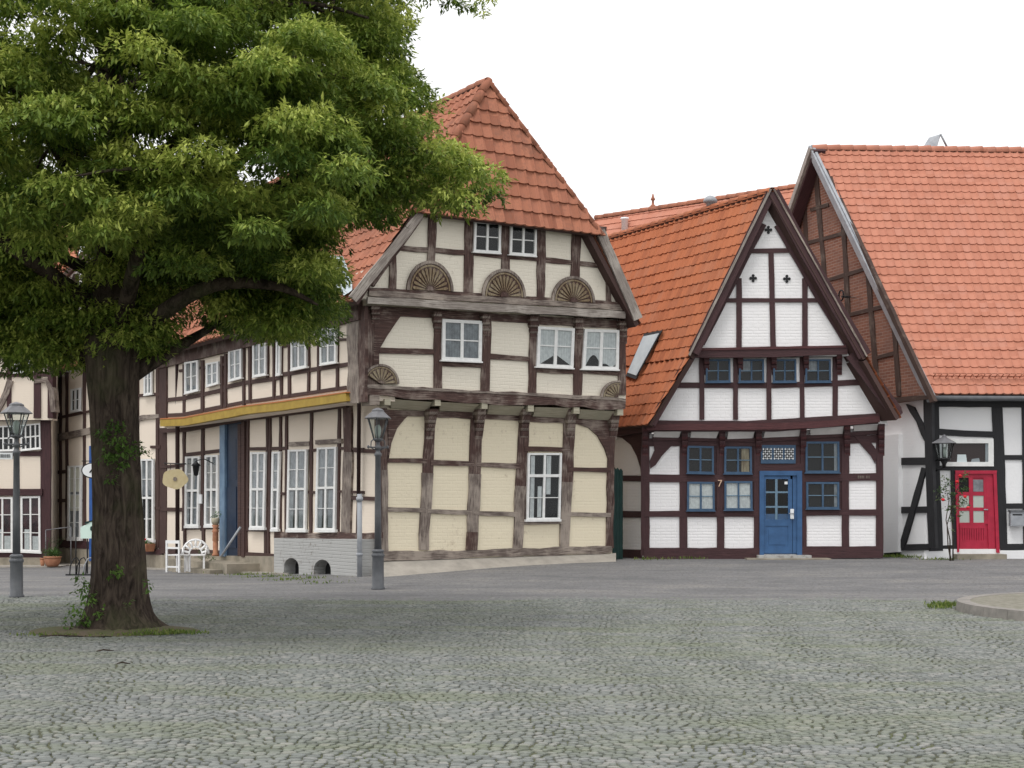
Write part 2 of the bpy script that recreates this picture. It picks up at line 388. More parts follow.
        for i in range(n):
            c = a0+da*(i+.5)
            q = [pt(c, .18, off+.012), pt(c-da*.32, .70, off+.03), pt(c, .78, off+.034), pt(c+da*.32, .70, off+.03)]
            mb.prism(q, [p+Vector((0,.05,0)) for p in q], 'tan')
        q = [pt(a, .14, off+.045) for a in angs]; mb.prism(q, [p+Vector((0,.05,0)) for p in q], 'wood_a')
        return mb.build('fan_carving', parent, s.frame)

def roof_frame(poly):
    p = [Vector(q) for q in poly]; n = Vector((0,0,0))
    for i in range(len(p)): n += p[i].cross(p[(i+1) % len(p)])
    n.normalize()
    if n.z < 0: n = -n
    x = Vector((0,0,1)).cross(n).normalized(); y = n.cross(x)
    o = p[0]; return o, x, y, n
def tiles(name, poly, m, parent, tw=TW, th=TH, amp=.036, step=.045, deck='wood_l', jit=.004, fine=6, sag=None):
    """real pantile relief on a sloping polygon, in its own frame"""
    o, x, y, n = roof_frame(poly)
    L = [(Vector(p)-o) for p in poly]; L = [(v.dot(x), v.dot(y)) for v in L]
    y0 = min(v[1] for v in L); o = o + y*y0; L = [(a, b-y0) for a, b in L]
    x0 = min(v[0] for v in L); o = o + x*x0; L = [(a-x0, b) for a, b in L]
    fr_ = Matrix(((x.x,y.x,n.x,o.x),(x.y,y.y,n.y,o.y),(x.z,y.z,n.z,o.z),(0,0,0,1)))
    W_ = max(v[0] for v in L); H_ = max(v[1] for v in L); nu = int(W_/tw)+1; nv = int(H_/th)+1
    S = fine; us = np.arange(nu*S+1)*tw/S; ph = (us/tw) % 1.0
    prof = amp*np.where(ph < .68, -.45*np.sin(ph/.68*np.pi)+.15, .15+.95*np.sin((ph-.68)/.32*np.pi))
    verts = []; faces = []
    tj = rng.uniform(-jit, jit, (nv, nu)); ty = rng.uniform(-.006, .006, (nv, nu))
    for j in range(nv):
        for (yy, lift) in ((j*th-.02, step), (j*th+th*.5, step*.55), ((j+1)*th+.0, .004)):
            c = np.minimum(np.arange(nu*S+1)//S, nu-1)
            zz = prof + lift + tj[j][c]; yv = yy + ty[j][c]
            verts.append(np.stack([us, yv, zz], 1))
        b = (j*4)*(nu*S+1)
        # lip
        c = np.minimum(np.arange(nu*S+1)//S, nu-1)
        verts.append(np.stack([us, j*th-.02+ty[j][c]+.004, prof-.02], 1))
    V = np.concatenate(verts); R_ = nu*S+1
    idx = np.arange(nu*S)
    for j in range(nv):
        b = j*4*R_
        for a, c in ((0,1),(1,2)):
            faces.append(np.stack([b+a*R_+idx, b+a*R_+idx+1, b+c*R_+idx+1, b+c*R_+idx], 1))
        faces.append(np.stack([b+3*R_+idx, b+3*R_+idx+1, b+idx+1, b+idx], 1))
    Fc = np.concatenate(faces)
    me = bpy.data.meshes.new(name); me.from_pydata(V.tolist(), [], Fc.tolist())
    bm = bmesh.new(); bm.from_mesh(me)
    cx_ = sum(v[0] for v in L)/len(L); cy_ = sum(v[1] for v in L)/len(L)
    for i in range(len(L)):
        a = Vector(L[i]); b = Vector(L[(i+1) % len(L)]); d = b-a
        if d.length < 1e-4: continue
        nn = Vector((d.y, -d.x)).normalized()
        if (Vector((cx_, cy_))-a).dot(nn) > 0: nn = -nn
        a = a + nn*.03
        bmesh.ops.bisect_plane(bm, geom=bm.verts[:]+bm.edges[:]+bm.faces[:], plane_co=(a.x, a.y, 0), plane_no=(nn.x, nn.y, 0), clear_outer=True)
    # deck below
    top = [bm.verts.new((a, b, -.03)) for a, b in L]; bot = [bm.verts.new((a, b, -.15)) for a, b in L]
    fs = [bm.faces.new(top), bm.faces.new(bot[::-1])]
    for i in range(len(L)): j = (i+1) % len(L); fs.append(bm.faces.new([top[i], bot[i], bot[j], top[j]]))
    for f_ in fs: f_.material_index = 1
    bm.to_mesh(me); bm.free()
    me.materials.append(M[m]); me.materials.append(M[deck])
    ob = bpy.data.objects.new(name, me); COL.objects.link(ob); place(ob, parent, fr_); return ob
def caps(name, a, b, m, parent, r=.11, L=.36, step=.02):
    """overlapping ridge or hip tiles from a to b (world)"""
    a = Vector(a); b = Vector(b); d = b-a; n = max(1, int(d.length/L)); u = d.normalized()
    mb = MB(); side = u.cross(Vector((0,0,1))).normalized(); up = side.cross(u)
    for i in range(n):
        p = a+d*(i/n); q = a+d*((i+1.12)/n)
        rings = []
        for (c, rr) in ((p, r*1.12), (q, r*.92)):
            jj = random.uniform(-.006, .006)
            rings.append(mb.add([c + side*(math.cos(t)*rr)+up*(math.sin(t)*rr*.9+jj-.02) for t in [math.pi*(k/8)*1.2-.3 for k in range(9)]]))
        for k in range(8): mb.face([rings[0]+k, rings[0]+k+1, rings[1]+k+1, rings[1]+k], m, smooth=True)
        mb.face([rings[0]+k for k in range(9)], m)
    return mb.build(name, parent, Matrix.Identity(4))
def wprism(name, pts, thick, m, parent):
    """world polygon slab"""
    mb = MB(); o, x, y, n = None, None, None, None
    P_ = [Vector(p) for p in pts]; n = Vector((0,0,0))
    for i in range(len(P_)): n += P_[i].cross(P_[(i+1) % len(P_)])
    n.normalize(); mb.prism(P_, [p-n*thick for p in P_], m); return mb.build(name, parent, Matrix.Identity(4))
# crop helpers: traced coordinates of enlarged regions back to photo pixels
def CR(ox, oy, s): return lambda x, y: (ox+x/s, oy+y/s)
C3 = CR(140,300,4.6545); C4 = CR(140,430,4.6545); C5 = CR(340,190,3.4133); C6 = CR(340,380,3.4133)
C7 = CR(600,180,3.4133); C8 = CR(600,380,3.4133); C1 = CR(0,300,5.12); C2 = CR(0,440,5.12)
RA = CR(824,120,5.12); RB = CR(824,250,5.12); R3 = CR(860,380,6.244); R4 = CR(860,480,6.244)
def pl(c, *pts): return [c(*p[:2]) + tuple(p[2:]) for p in pts]
Z = Vector((0,0,1))

# ======================= ground =======================
def grid_sheet(xs, ys, dz, m, name, kind='structure'):
    xs = list(xs); ys = list(ys); v = [(x, y, gz(x, y)+dz) for y in ys for x in xs]; n = len(xs)
    f = [(j*n+i, j*n+i+1, (j+1)*n+i+1, (j+1)*n+i) for j in range(len(ys)-1) for i in range(n-1)]
    me = bpy.data.meshes.new(name); me.from_pydata(v, [], f); me.materials.append(m); me.polygons.foreach_set('use_smooth', [True]*len(f))
    o = bpy.data.objects.new(name, me); COL.objects.link(o); o['kind'] = kind; return o
mg = mat('joint soil and moss', (.1,.1,.07), .95, spec=.1); q = N(mg); ob = q.coord('Object')
q.color(q.ramp(q.noise(ob, 1.3, 6, .65), [(.35,(.085,.085,.07)),(.55,(.10,.105,.065)),(.7,(.085,.11,.045))])); q.bump(q.noise(ob, 30, 4), .5, .01)
grid_sheet([-300,-120,-60,-30]+[-20+i*.8 for i in range(51)]+[30,60,120,300], [-60,-20,0,6]+[8+.7*i for i in range(58)]+[55,80,150,600], 0, mg, 'ground')
mr = mat('worn asphalt and small setts', (.2,.2,.2), .9, spec=.2); q = N(mr); ob = q.coord('Object')
big = q.noise(q.coord('Object', (.25,1,1)), .9, 6, .65); sm = q.noise(ob, 18, 4, .6); md = q.noise(q.coord('Object', (.6,1.6,1)), 2.6, 5, .7)
c = q.ramp(q.math('ADD', q.math('MULTIPLY', big, .55), q.math('MULTIPLY', md, .45)), [(.38,(.13,.129,.134)),(.5,(.185,.182,.187)),(.62,(.25,.238,.226))]); c = q.mix(q.ramp(sm,[(.4,(0,0,0)),(.7,(.5,.5,.5))]), c, (.12,.12,.12))
vo = q.n('TexVoronoi', feature='DISTANCE_TO_EDGE'); vo.inputs['Scale'].default_value = 8; q.l(ob, vo.inputs['Vector'])
c = q.mix(q.ramp(vo.outputs[0], [(.0,(.75,.75,.75)),(.07,(0,0,0))]), c, (.10,.10,.09))
q.color(c); q.bump(q.math('ADD', sm, q.math('MULTIPLY', q.ramp(vo.outputs[0],[(0,(0,0,0)),(.12,(1,1,1))]), 1.2)), .6, .012)
def road_edge(x): return 24.9 + .5*math.sin(x*.35) - .10*(x-2) + .25*math.sin(x*1.3)
xs = [-26+.7*i for i in range(80)]; rows_ = 26; v = []; f = []
for j in range(rows_):
    for x in xs:
        y0 = road_edge(x); y = y0 + (55-y0)*(j/(rows_-1))**1.2; v.append((x, y, gz(x, y)+.012))
n = len(xs); f = [(j*n+i, j*n+i+1, (j+1)*n+i+1, (j+1)*n+i) for j in range(rows_-1) for i in range(n-1)]
me = bpy.data.meshes.new('road'); me.from_pydata(v, [], f); me.materials.append(mr); me.polygons.foreach_set('use_smooth', [True]*len(f))
o = bpy.data.objects.new('road', me); COL.objects.link(o); o['kind'] = 'structure'

# ======================= corner house (gable) =======================
FA0 = Facade((-3.24,31.6), (.844,.536), 0)
c0 = FA0.world(380, 558)
FA = Facade((c0.x,c0.y), (.844,.536), .42)
FL = Facade((c0.x,c0.y), (.536,-.844), .0)          # street side, x runs towards the corner
HA = thing('timber_house', 'big crooked corner house with cream infill, fan carvings and steep hipped red roof', 'house', FA.frame)
O1, O2, O3 = .35, .55, .80
mb = MB()
FA.poly(mb, [(380,408),(613,414),(611.5,556),(380,560)], 'cream', 0, .3)
FA.poly(mb, pl(C5,(85,385),(975,445),(975,735),(85,700)), 'cream_lt', O1, O1+.25)
FA.poly(mb, pl(C5,(285,75),(905,130),(1005,420),(70,370)), 'cream_lt', O2, O2+.25)
mb.build('wall', HA, FA.frame)
# --- ground storey timbers
mb = MB(); B = lambda pts, w_, m='wood_a', off=.03, **k: FA.beam(mb, pts, w_, m, off, **k)
B([(381.5,408),(382,470)], 12); B([(382,470),(382.5,554)], 12, 'wood_worn')
def split_post(xt, xb, w_, ys, yt=409, yb=550):
    xm = xt+(xb-xt)*(ys-yt)/(yb-yt); B([(xt,yt),(xm,ys)], w_); B([(xm,ys),(xb,yb)], [w_+.5,w_-1], 'wood_worn', .034, jit=.7)
split_post(431.2,424,10.5,473); split_post(477.5,472.3,11.5,474); split_post(525,518,10.5,486); split_post(570.5,564.5,11,482)
B([(472.6,532),(472.2,550)], 10.5, 'wood_a', .055)
B([(612,412),(610,548)], 7)
for a in ([(388,460.5),(427,461)],[(431,462.5),(474,463.8)],[(477,464.5),(521,466)],[(570,469.2),(611,470.3)]): B(a, 4.6)
for a, m_ in (([(388,509.5),(426,510.3)],'wood_worn'),([(428,511.5),(472,512.5)],'wood_worn'),([(474,513),(519,514.5)],'wood_worn'),([(520,522.7),(566,521.5)],'wood_worn'),([(566,514),(611,515.2)],'wood_worn')): B(a, 4.3, m_, .026)
B([(525,449),(570,449.5)], 4.5); B([(525,452),(524,520)], 3, off=.022); B([(564,452),(562,520)], 3, off=.022)
B([(379,556.5),(470,554),(612,549.5)], [9,8,7], 'wood_worn', .045, jit=.9)
B([(384,412),(500,417),(615,423)], 6, off=.036)
FA.poly(mb, pl(C6,(165,108),(245,112),(222,132),(195,165),(176,215),(166,275)), 'wood_a', .045, .08)
FA.poly(mb, pl(C6,(797,145),(920,150),(920,280),(905,235),(880,190),(850,163)), 'wood_a', .045, .08)
mb.build('timber_frame', HA, FA.frame)
# windows
wA = FA.window(HA, [(528.3,453),(562.2,453),(560.5,519.5),(527,519.8)], 2, (0,.34,.67,1), .0, 2.0, .8, 2.2, transom=.34, curtain=('curtain', [(.08,.2,.04,.97),(.55,.68,.04,.62),(.3,.42,.5,.96)]), label='tall white six-pane window of the ground floor')
# coving under the first jetty + beam ends
mb = MB()
for qd in (((175,65),(314,75),(302,106),(175,96)),((345,75),(476,82),(466,110),(340,104)),((510,85),(630,90),(622,122),(503,116)),((668,92),(787,96),(777,130),(660,124)),((820,100),(937,106),(927,138),(815,132))):
    P4 = pl(C6,*qd); FA.poly(mb, [P4[0]+(O1-.01,),P4[1]+(O1-.01,),P4[2]+(.07,),P4[3]+(.07,)], 'coving', 0, .05)
mb.build('coving', HA, FA.frame)
mb = MB()
for x, y in ((334,77),(494,88),(652,97),(808,104),(957,110),(163,75)):
    mb = MB(); a, b = C6(x, y); FA.poly(mb, [(a-2.9,b-3.2),(a+2.9,b-3),(a+2.9,b+3.2),(a-2.9,b+3)], 'coving', O1+.05, O1+.02); mb.build('beam_end', HA, FA.frame)
mb = MB(); a, b = C6(118,68); FA.poly(mb, [(a-5,b-5),(a+5,b-5),(a+5,b+5),(a-5,b+5)], 'wood_worn', O1+.07, O1+.02)
mb.build('beam_end', HA, FA.frame)
for x, x2 in ((322,305),(486,474),(640,628),(795,786),(945,932)):
    a, b = C6(x, 112); a2, _ = C6(x2, 190); FA.knag(HA, a, 409, 439, 8.5, .0, O1-.03, 'wood_a', 'wood_worn', cx2=a2)
# --- first floor timbers
mb = MB(); B = lambda pts, w_, m='wood_a', off=O1+.03, **k: FA.beam(mb, pts, w_, m, off, depth=.08, **k)
B(pl(C5,(78,683),(330,700),(640,712),(975,733)), [11,11.5,12,10], 'wood_a', off=O1+.06, jit=1.1); B(pl(C5,(80,668),(500,690),(975,715)), 3, 'wood_worn', off=O1+.075, jit=.8)
B(pl(C5,(108,395),(108,680)), 14); B(pl(C5,(90,408),(700,445),(985,460)), [9,8,9])
FA.poly(mb, pl(C5,(118,400),(215,420),(190,455),(160,500),(134,545),(134,600),(115,600)), 'wood_a', O1+.045, .09)
for x, x2, w_ in ((337,334,8.3),(503,497,8.8),(666,657,8.2),(818,812,8.2),(965,965,7)): B([C5(x,425),C5(x2,700)], w_)
for a in (((135,547),(325,553)),((345,592),(490,600)),((510,568),(648,578)),((668,614),(805,620)),((822,618),(955,627))): B(pl(C5,*a), 5, off=O1+.022)
mb.build('timber_frame', HA, FA.frame)
lace = lambda s0: (lambda a: .80 - .45*abs(math.sin((a-s0)*3.14*2)))
FA.window(HA, pl(C5,(350,440),(486,447),(484,586),(349,580)), 2, (0,.5,1), O1, 3.2, 1.2, 3.0, curtain=('curtaingrey', [(.06,.46,.05,.96),(.54,.94,.05,.96)]), label='white four-pane first-floor window with plain grey net curtains')
FA.window(HA, pl(C5,(677,465),(802,472),(797,608),(672,602)), 2, (0,.47,1), O1, 2.8, 1.1, 3.0, curtain=('curtain', [(.06,.46,.05,lambda a: .95-.25*max(0,(a-.06))/.4),(.54,.94,.05,lambda a: .70+.25*(a-.54)/.4)]), label='white four-pane first-floor window with lace curtain raised towards its middle')
FA.window(HA, pl(C5,(836,474),(954,478),(952,613),(828,610)), 2, (0,.47,1), O1, 2.8, 1.1, 3.0, curtain=('curtain', [(.06,.46,.05,lambda a: .80-.3*abs(math.sin((a-.06)*7))+.15),(.54,.94,.05,lambda a: .96-.1*abs(math.sin(a*8)))]), label='white four-pane first-floor window nearest the right-hand corner')
for x, y in ((335,430),(500,437),(663,446),(818,452),(968,460)):
    a, b = C5(x, y); FA.knag(HA, a, b-4, b+19, 8.2, O1, O2-.02, 'wood_a', 'wood_worn')
a, b = C5(122,405); FA.knag(HA, a, b-3, b+16, 9, O1, O2-.02, 'wood_a', 'wood_worn')
FA.fan(HA, *C5(140,662), 18.5, 20, O1+.08, 0, 150, 8); FA.fan(HA, *C5(950,708), 17, 17, O1+.08, 80, 178, 6)
# --- gable timbers
mb = MB(); B = lambda pts, w_, m='wood_a', off=O2+.03, **k: FA.beam(mb, pts, w_, m, off, depth=.08, **k)
B(pl(C5,(95,376),(400,394),(700,412),(975,426)), [7,7.5,7.5,7], 'wood_grey', off=O2+.12, jit=.6, ); B(pl(C5,(100,352),(520,375),(985,402)), 5.5, 'wood_worn', off=O2+.07, jit=.7); B(pl(C5,(100,340),(520,362),(985,392)), 4.5, off=O2+.045)
for x, y0, y1, x2, w_ in ((182,212,340,180,6.5),(318,90,250,312,7.5),(443,100,352,438,9.5),(568,108,275,566,8.5),(690,130,375,686,8),(810,140,300,803,9),(917,250,390,918,5)): B([C5(x,y0),C5(x2,y1)], w_)
B(pl(C5,(195,197),(330,207),(455,216),(680,236),(890,258)), 5, off=O2+.024)
B(pl(C5,(285,82),(600,105),(910,134)), 5, off=O2+.05)
B(pl(C5,(285,85),(110,325)), 4, off=O2+.05); B(pl(C5,(850,140),(985,400)), 8, off=O2+.05)
B(pl(C5,(912,270),(975,392)), 3, off=O2+.03)
mb.build('timber_frame', HA, FA.frame)
FA.window(HA, pl(C5,(460,104),(551,111),(549,216),(457,210)), 2, (0,.5,1), O2, 2.2, 1.0, 2.2, label='small white attic window on the left'); FA.window(HA, pl(C5,(583,116),(673,122),(671,226),(580,219)), 2, (0,.5,1), O2, 2.2, 1.0, 2.2, label='small white attic window on the right')
FA.fan(HA, *C5(309,343), 23.2, 30, O2+.07, 0, 180, 13, .03); FA.fan(HA, *C5(561,364), 21.8, 28, O2+.07, 0, 180, 13, .03); FA.fan(HA, *C5(798,382), 21.5, 26, O2+.07, 0, 180, 13, .03)
# --- roof
EL = FA.loc(*C5(62,368), O3); ER = FA.loc(*C5(1018,432), O3)
ze = (EL.z+ER.z)/2; xm = (EL.x+ER.x)/2; yb = -O3
r = FA.frame.inverted().to_3x3() @ Vector(((487.5-CX)/FPX, 1, (HY-80)/FPX)); c_ = FA.frame.inverted() @ Vector((0,0,EYE)); t_ = (xm-c_.x)/r.x; PK = c_ + r*t_
print('eave', EL, ER, 'peak', PK)
def sl(zz, side): k = (zz-ze)/(PK.z-ze); return xm + side*(xm-EL.x)*(1-k)
zl = FA.loc(*C5(292,72), O3).z; zr = FA.loc(*C5(905,130), O3).z; zh = (zl+zr)/2
fw_ = lambda x, y, z: FA.frame @ Vector((x, y, z))
DL = 13.9
hy = yb - .10
tiles('roof', [fw_(EL.x-.12,yb,ze-.12), fw_(sl(zh,-1),yb,zh), fw_(xm,PK.y,PK.z), fw_(xm,DL,PK.z), fw_(EL.x-.12,DL,ze-.12)], 'tile_a', HA, .235, .33, .03, .035, jit=.007)
tiles('roof', [fw_(ER.x+.05,yb,ze-.1), fw_(sl(zh,1),yb,zh), fw_(xm,PK.y,PK.z), fw_(xm,DL,PK.z), fw_(ER.x+.05,DL,ze-.1)], 'tile_a', HA, .235, .33, .03, .035, fine=3)
tiles('roof', [fw_(sl(zh,-1)-.16,hy,zh-.12), fw_(sl(zh,1)+.30,hy,zh-.12), fw_(xm,PK.y,PK.z)], 'tile_a', HA, .262, .345, .036, .045, jit=.009)
caps('hip_tiles', fw_(sl(zh,1)+.27,hy+.05,zh-.12), fw_(xm,PK.y,PK.z-.02), 'tile_a', HA, .10, .36)
caps('hip_tiles', fw_(sl(zh,-1)-.12,hy+.05,zh-.10), fw_(xm,PK.y,PK.z-.02), 'tile_a', HA, .11, .36)
caps('ridge_tiles', fw_(xm,DL,PK.z-.03), fw_(xm,PK.y,PK.z-.03), 'tile_a', HA, .12, .38)
mb = MB(); FA.beam(mb, pl(C5,(285,72),(44,372)), [8,9.5], 'wood_grey', O3+.03, .05, jit=.4); mb.build('barge_board', HA, FA.frame); mb = MB(); FA.beam(mb, pl(C5,(890,138),(1020,440)), [8,9], 'wood_grey', O3+.03, .05, jit=.4)
mb.build('barge_board', HA, FA.frame)
mb = MB(); FA.beam(mb, pl(C5,(872,140),(1000,440)), 5, 'wood_a', O3-.12, .05, jit=.4)
f_ = pl(C5,(285,72),(905,130),(905,140),(285,82)); FA.poly(mb, f_, 'wood_a', O3+.02, .8)
mb.build('soffit', HA, FA.frame)
# dark gap between wall top and roof at both eaves
mb = MB(); mb.box(EL.x+.25, EL.x+.5, -.3, 13, ze-.45, ze+.2, 'wood_a'); mb.box(ER.x-.5, ER.x-.25, .1, 13, ze-.45, ze+.2, 'wood_a'); mb.build('eave_board', HA, FA.frame)
# right side wall and back
mb = MB(); xr = FA.loc(612,500).x; mb.box(xr-.25, xr+.02, .02, 12.5, -.6, ze-.1, 'cream'); mb.box(.3, xr, 12.2, 12.6, -.6, ze, 'cream'); mb.build('wall', HA, FA.frame)

# ======================= street side of the corner house =======================
L1 = -FA.loc(364.6,400,.35).x+.02; print('L1', L1)
mb = MB()
FL.poly(mb, [(162,420),(379.6,400),(379.6,580),(162,575)], 'pink', 0, .25); mb.v = [(min(x, -.02), y, z) for x, y, z in mb.v]
FL.poly(mb, [(162,350),(364.5,270),(364.5,400),(162,428)], 'pink', L1, L1+.2); mb.v = mb.v[:8] + [(min(x, O1-.02), y, z) for x, y, z in mb.v[8:]]
FL.poly(mb, pl(C4,(-60,580),(690,588),(690,640),(640,690),(-60,640)), 'stone', .06, .3)
mb.build('wall', HA, FL.frame)
mb = MB(); B = lambda pts, w_, m='wood_l', off=.03, **k: FL.beam(mb, pts, (w_*.82 if not isinstance(w_, list) and w_ < 3.4 else w_), m, off, **{'jit': .28, **k}); U = L1+.03
def BU(pts, w_, m='wood_l', off=U, **k): FL.beam(mb, pts, (w_*.85 if w_ < 3.4 else w_), m, off, depth=.07, **{'jit': .28, **k})
BU(pl(C3,(990,40),(990,480)), 11, 'wood_worn', U+.03, jit=.8); BU([(358.5,306),(358.5,402)], 7, 'wood_a', U+.02); BU([(363,306),(363,402)], 4, 'wood_a', U+.015)
BU([(346,387.5),(282,397),(245,402),(183,414.5),(160,415.5)], 3.6)
BU(pl(C3,(1005,292),(660,347)), 4); BU(pl(C3,(650,362),(490,385),(380,408)), 4); BU(pl(C3,(400,415),(200,458),(80,470)), 4)
BU(pl(C3,(1005,182),(830,185)), 3); BU(pl(C3,(790,190),(650,220)), 3); BU(pl(C3,(390,300),(180,330)), 3)
for x, y0, y1, w_ in ((915,90,420,2.5),(828,110,430,2.5),(782,100,430,2.4),(692,130,450,2.6),(655,150,455,2.4),(620,170,460,2.2),(590,180,370,2.4),(508,200,480,2.6),(480,220,490,2.5),(395,250,500,2.5),(378,260,500,2.5),(288,280,520,3),(203,300,540,2.6)): BU(pl(C3,(x,y0),(x,y1)), w_)
BU([(162.5,345),(162.5,420)], 7.5, off=U+.02)
BU([(346,405.3),(280,414.6),(243,419),(183,430),(160,431)], 4, off=.12)
B([(162.3,428),(162.3,549)], 7.5); B([(347,404),(347.5,452)], 8, 'wood_a', .05); B([(347.5,452),(345,533)], [8,9], 'wood_worn', .05, jit=.9)
for x, w_ in ((925,3),(1016,2.6),(795,3),(680,2.8),(652,2.6),(603,2.4),(590,2.2),(500,2.6),(488,2.2),(290,3),(203,2.8)):
    B([C3(x,470+(1000-x)*.14), C4(x-(6 if x > 900 else 3), 490 if x > 640 else 470)], w_)
B(pl(C4,(292,455),(292,545)), 2.8); B(pl(C4,(205,455),(205,545)), 2.8); B(pl(C4,(580,460),(580,575)), 2.6); B(pl(C4,(594,460),(594,575)), 2.2); B(pl(C4,(490,460),(490,585)), 2.4)
B(pl(C3,(935,655),(815,662)), 4.4, 'wood_worn', .04); B(pl(C3,(785,667),(690,672)), 4.4, 'wood_worn', .04); B(pl(C3,(680,690),(500,693)), 3.4); B(pl(C3,(375,702),(205,722)), 3.4)
for a in (((690,100),(680,100)),((780,96),(822,93)),((915,85),(1040,90)),((780,290),(815,290)),((900,285),(1040,290)),((655,105),(645,105)),((650,296),(680,296)),((580,365),(606,365)),((485,360),(508,360))):
    B(pl(C4,*a), 3.2)
B([(353,450.3),(378,451.3)], 4); B([(351,497.5),(378,499)], 4); B([(274,535),(305,535.5),(380,536.5)], [6,6.5,6], 'wood_a', .05, jit=.9)
B(pl(C4,(495,465),(635,468)), 3.2); B(pl(C4,(200,458),(370,455)), 3); B([(160,509.3),(186,509.8)], 4); B([(160,551),(222,553)], 5, off=.05); B([(244,554),(275,556)], 4, off=.04)
B([(160,467),(186,465)], 3)
B([(378,408),(378,536)], 3)
mb.build('timber_frame', HA, FL.frame)
mb = MB(); FL.beam(mb, [(346,396.8),(280,406.3),(243,410.7),(183,422.2),(160,423)], [8.2,8,7.6,7.2,7], 'yellow', U+.10, .14, jit=.25); FL.beam(mb, [(346,392.2),(280,401.7),(243,406.2),(183,417.8),(160,418.8)], 1.2, 'orangeline', U+.13, .14, jit=.1)
mb.build('fascia_board', HA, FL.frame)
cg = lambda *s: ('curtaingrey', list(s)); full = (.08,.92,.04,.96)
for qd, lab in ((((835,135),(912,128),(910,290),(835,302)),'upper'),(((700,115),(773,108),(772,310),(700,325)),'upper'),(((632,165),(652,160),(650,345),(630,350)),'upper'),(((522,205),(585,195),(584,347),(522,358)),'upper'),(((410,235),(470,225),(470,362),(410,378)),'upper'),(((305,295),(363,285),(362,388),(306,404)),'upper'),(((205,290),(268,280),(268,420),(205,436)),'upper')):
    narrow = qd[1][0]-qd[0][0] < 30
    FL.window(HA, pl(C3,*qd), 1 if narrow else 2, (0,.5,1), L1, 1.7, .8, 1.7, curtain=cg((.1,.4,.04,.96),(.6,.9,.04,.96)))
for qd in (((822,82),(912,78),(905,465),(812,465)),((687,92),(775,90),(768,465),(680,465)),((612,102),(650,100),(640,462),(606,462)),((512,104),(584,102),(576,455),(508,455)),((300,118),(362,116),(360,445),(297,445)),((209,124),(277,122),(270,447),(205,447))):
    narrow = qd[1][0]-qd[0][0] < 45
    FL.window(HA, pl(C4,*qd), 1 if narrow else 2, (0,.25,.49,.74,1), 0, 1.9, .7, 1.8, transom=.49, curtain=cg((.06,.94,.03,.47),(.06,.36,.52,.97),(.66,.94,.52,.97)))
# doorway in blue with recess
mb = MB()
FL.poly(mb, [(219.5,416.5),(244,415),(244,421),(219.5,423)], 'bluegrey', .10, .12); FL.poly(mb, [(219.5,423),(224.5,422.6),(224.5,556.5),(219.5,556)], 'bluegrey', .10, .12)
FL.poly(mb, [(224.5,423),(243.5,421),(243.5,557),(224.5,556.5)], 'bluedeep', .03, .03)
FL.poly(mb, [(237.5,424),(240.5,424),(240.5,556),(237.5,556)], 'wood_l', .07, .06); FL.poly(mb, [(241,421),(244.2,421),(244.2,557),(241,557)], 'wood_l', .08, .08)
FL.poly(mb, [(226.5,440),(236,439),(236,480),(226.5,481)], 'bluedeep', .036, .004); FL.poly(mb, [(226.5,487),(236,487),(236,548),(226.5,548)], 'bluedeep', .05, .02)
d_ = mb.build('door', HA, FL.frame); d_['label'] = 'tall narrow doorway painted grey blue and deep blue'
mb = MB(); mb.tube([FL.loc(221,556.5,1.0), FL.loc(240.5,527,.6)], .03, 'alu', 8); mb.build('handrail', HA, FL.frame)
# plinth with two cellar arches
mb = MB(); PO = .38
def arch(cx, w_, yt, yb_, n=10): return [(cx-w_/2, yb_)] + [(cx-w_/2*math.cos(math.pi*i/n), yt+ (w_*.62)*(1-math.sin(math.pi*i/n))) for i in range(n+1)] + [(cx+w_/2, yb_)]
a1 = arch(291.3,15,558,577); a2 = arch(322.2,17.2,559.5,580)
FL.poly(mb, [(274,538)]+[(284,538)]+[(284,571)] + [(274,571.5)], 'greybrick', PO, PO)       # left of arch 1
def above(cx, w_, yt, x0, x1, top):
    n = 10; A = [(cx-w_/2*math.cos(math.pi*i/n), yt+w_*.62*(1-math.sin(math.pi*i/n))) for i in range(n+1)]
    for i in range(n): FL.poly(mb, [(A[i][0],top),(A[i+1][0],top),A[i+1],A[i]], 'greybrick', PO, PO)
above(291.3,15,558,0,0,538.5); above(322.2,17.2,559.5,0,0,539)
FL.poly(mb, [(283.8,567.3),(283.8,538.5),(274,538),(274,578),(283.8,580)][::-1], 'greybrick', PO+.002, PO)
FL.poly(mb, [(298.8,538.6),(313.6,538.9),(313.6,584),(298.8,581)], 'greybrick', PO, PO)
FL.poly(mb, [(330.8,539),(378,540),(378,586),(330.8,586)], 'greybrick', PO, PO+.2)
FL.poly(mb, [(282,550),(333,550),(333,584),(282,580)], 'dark', .08, .05)
mb.v = [(min(x, -.12), y, z) for x, y, z in mb.v]
mb.build('cellar_plinth', HA, FL.frame)
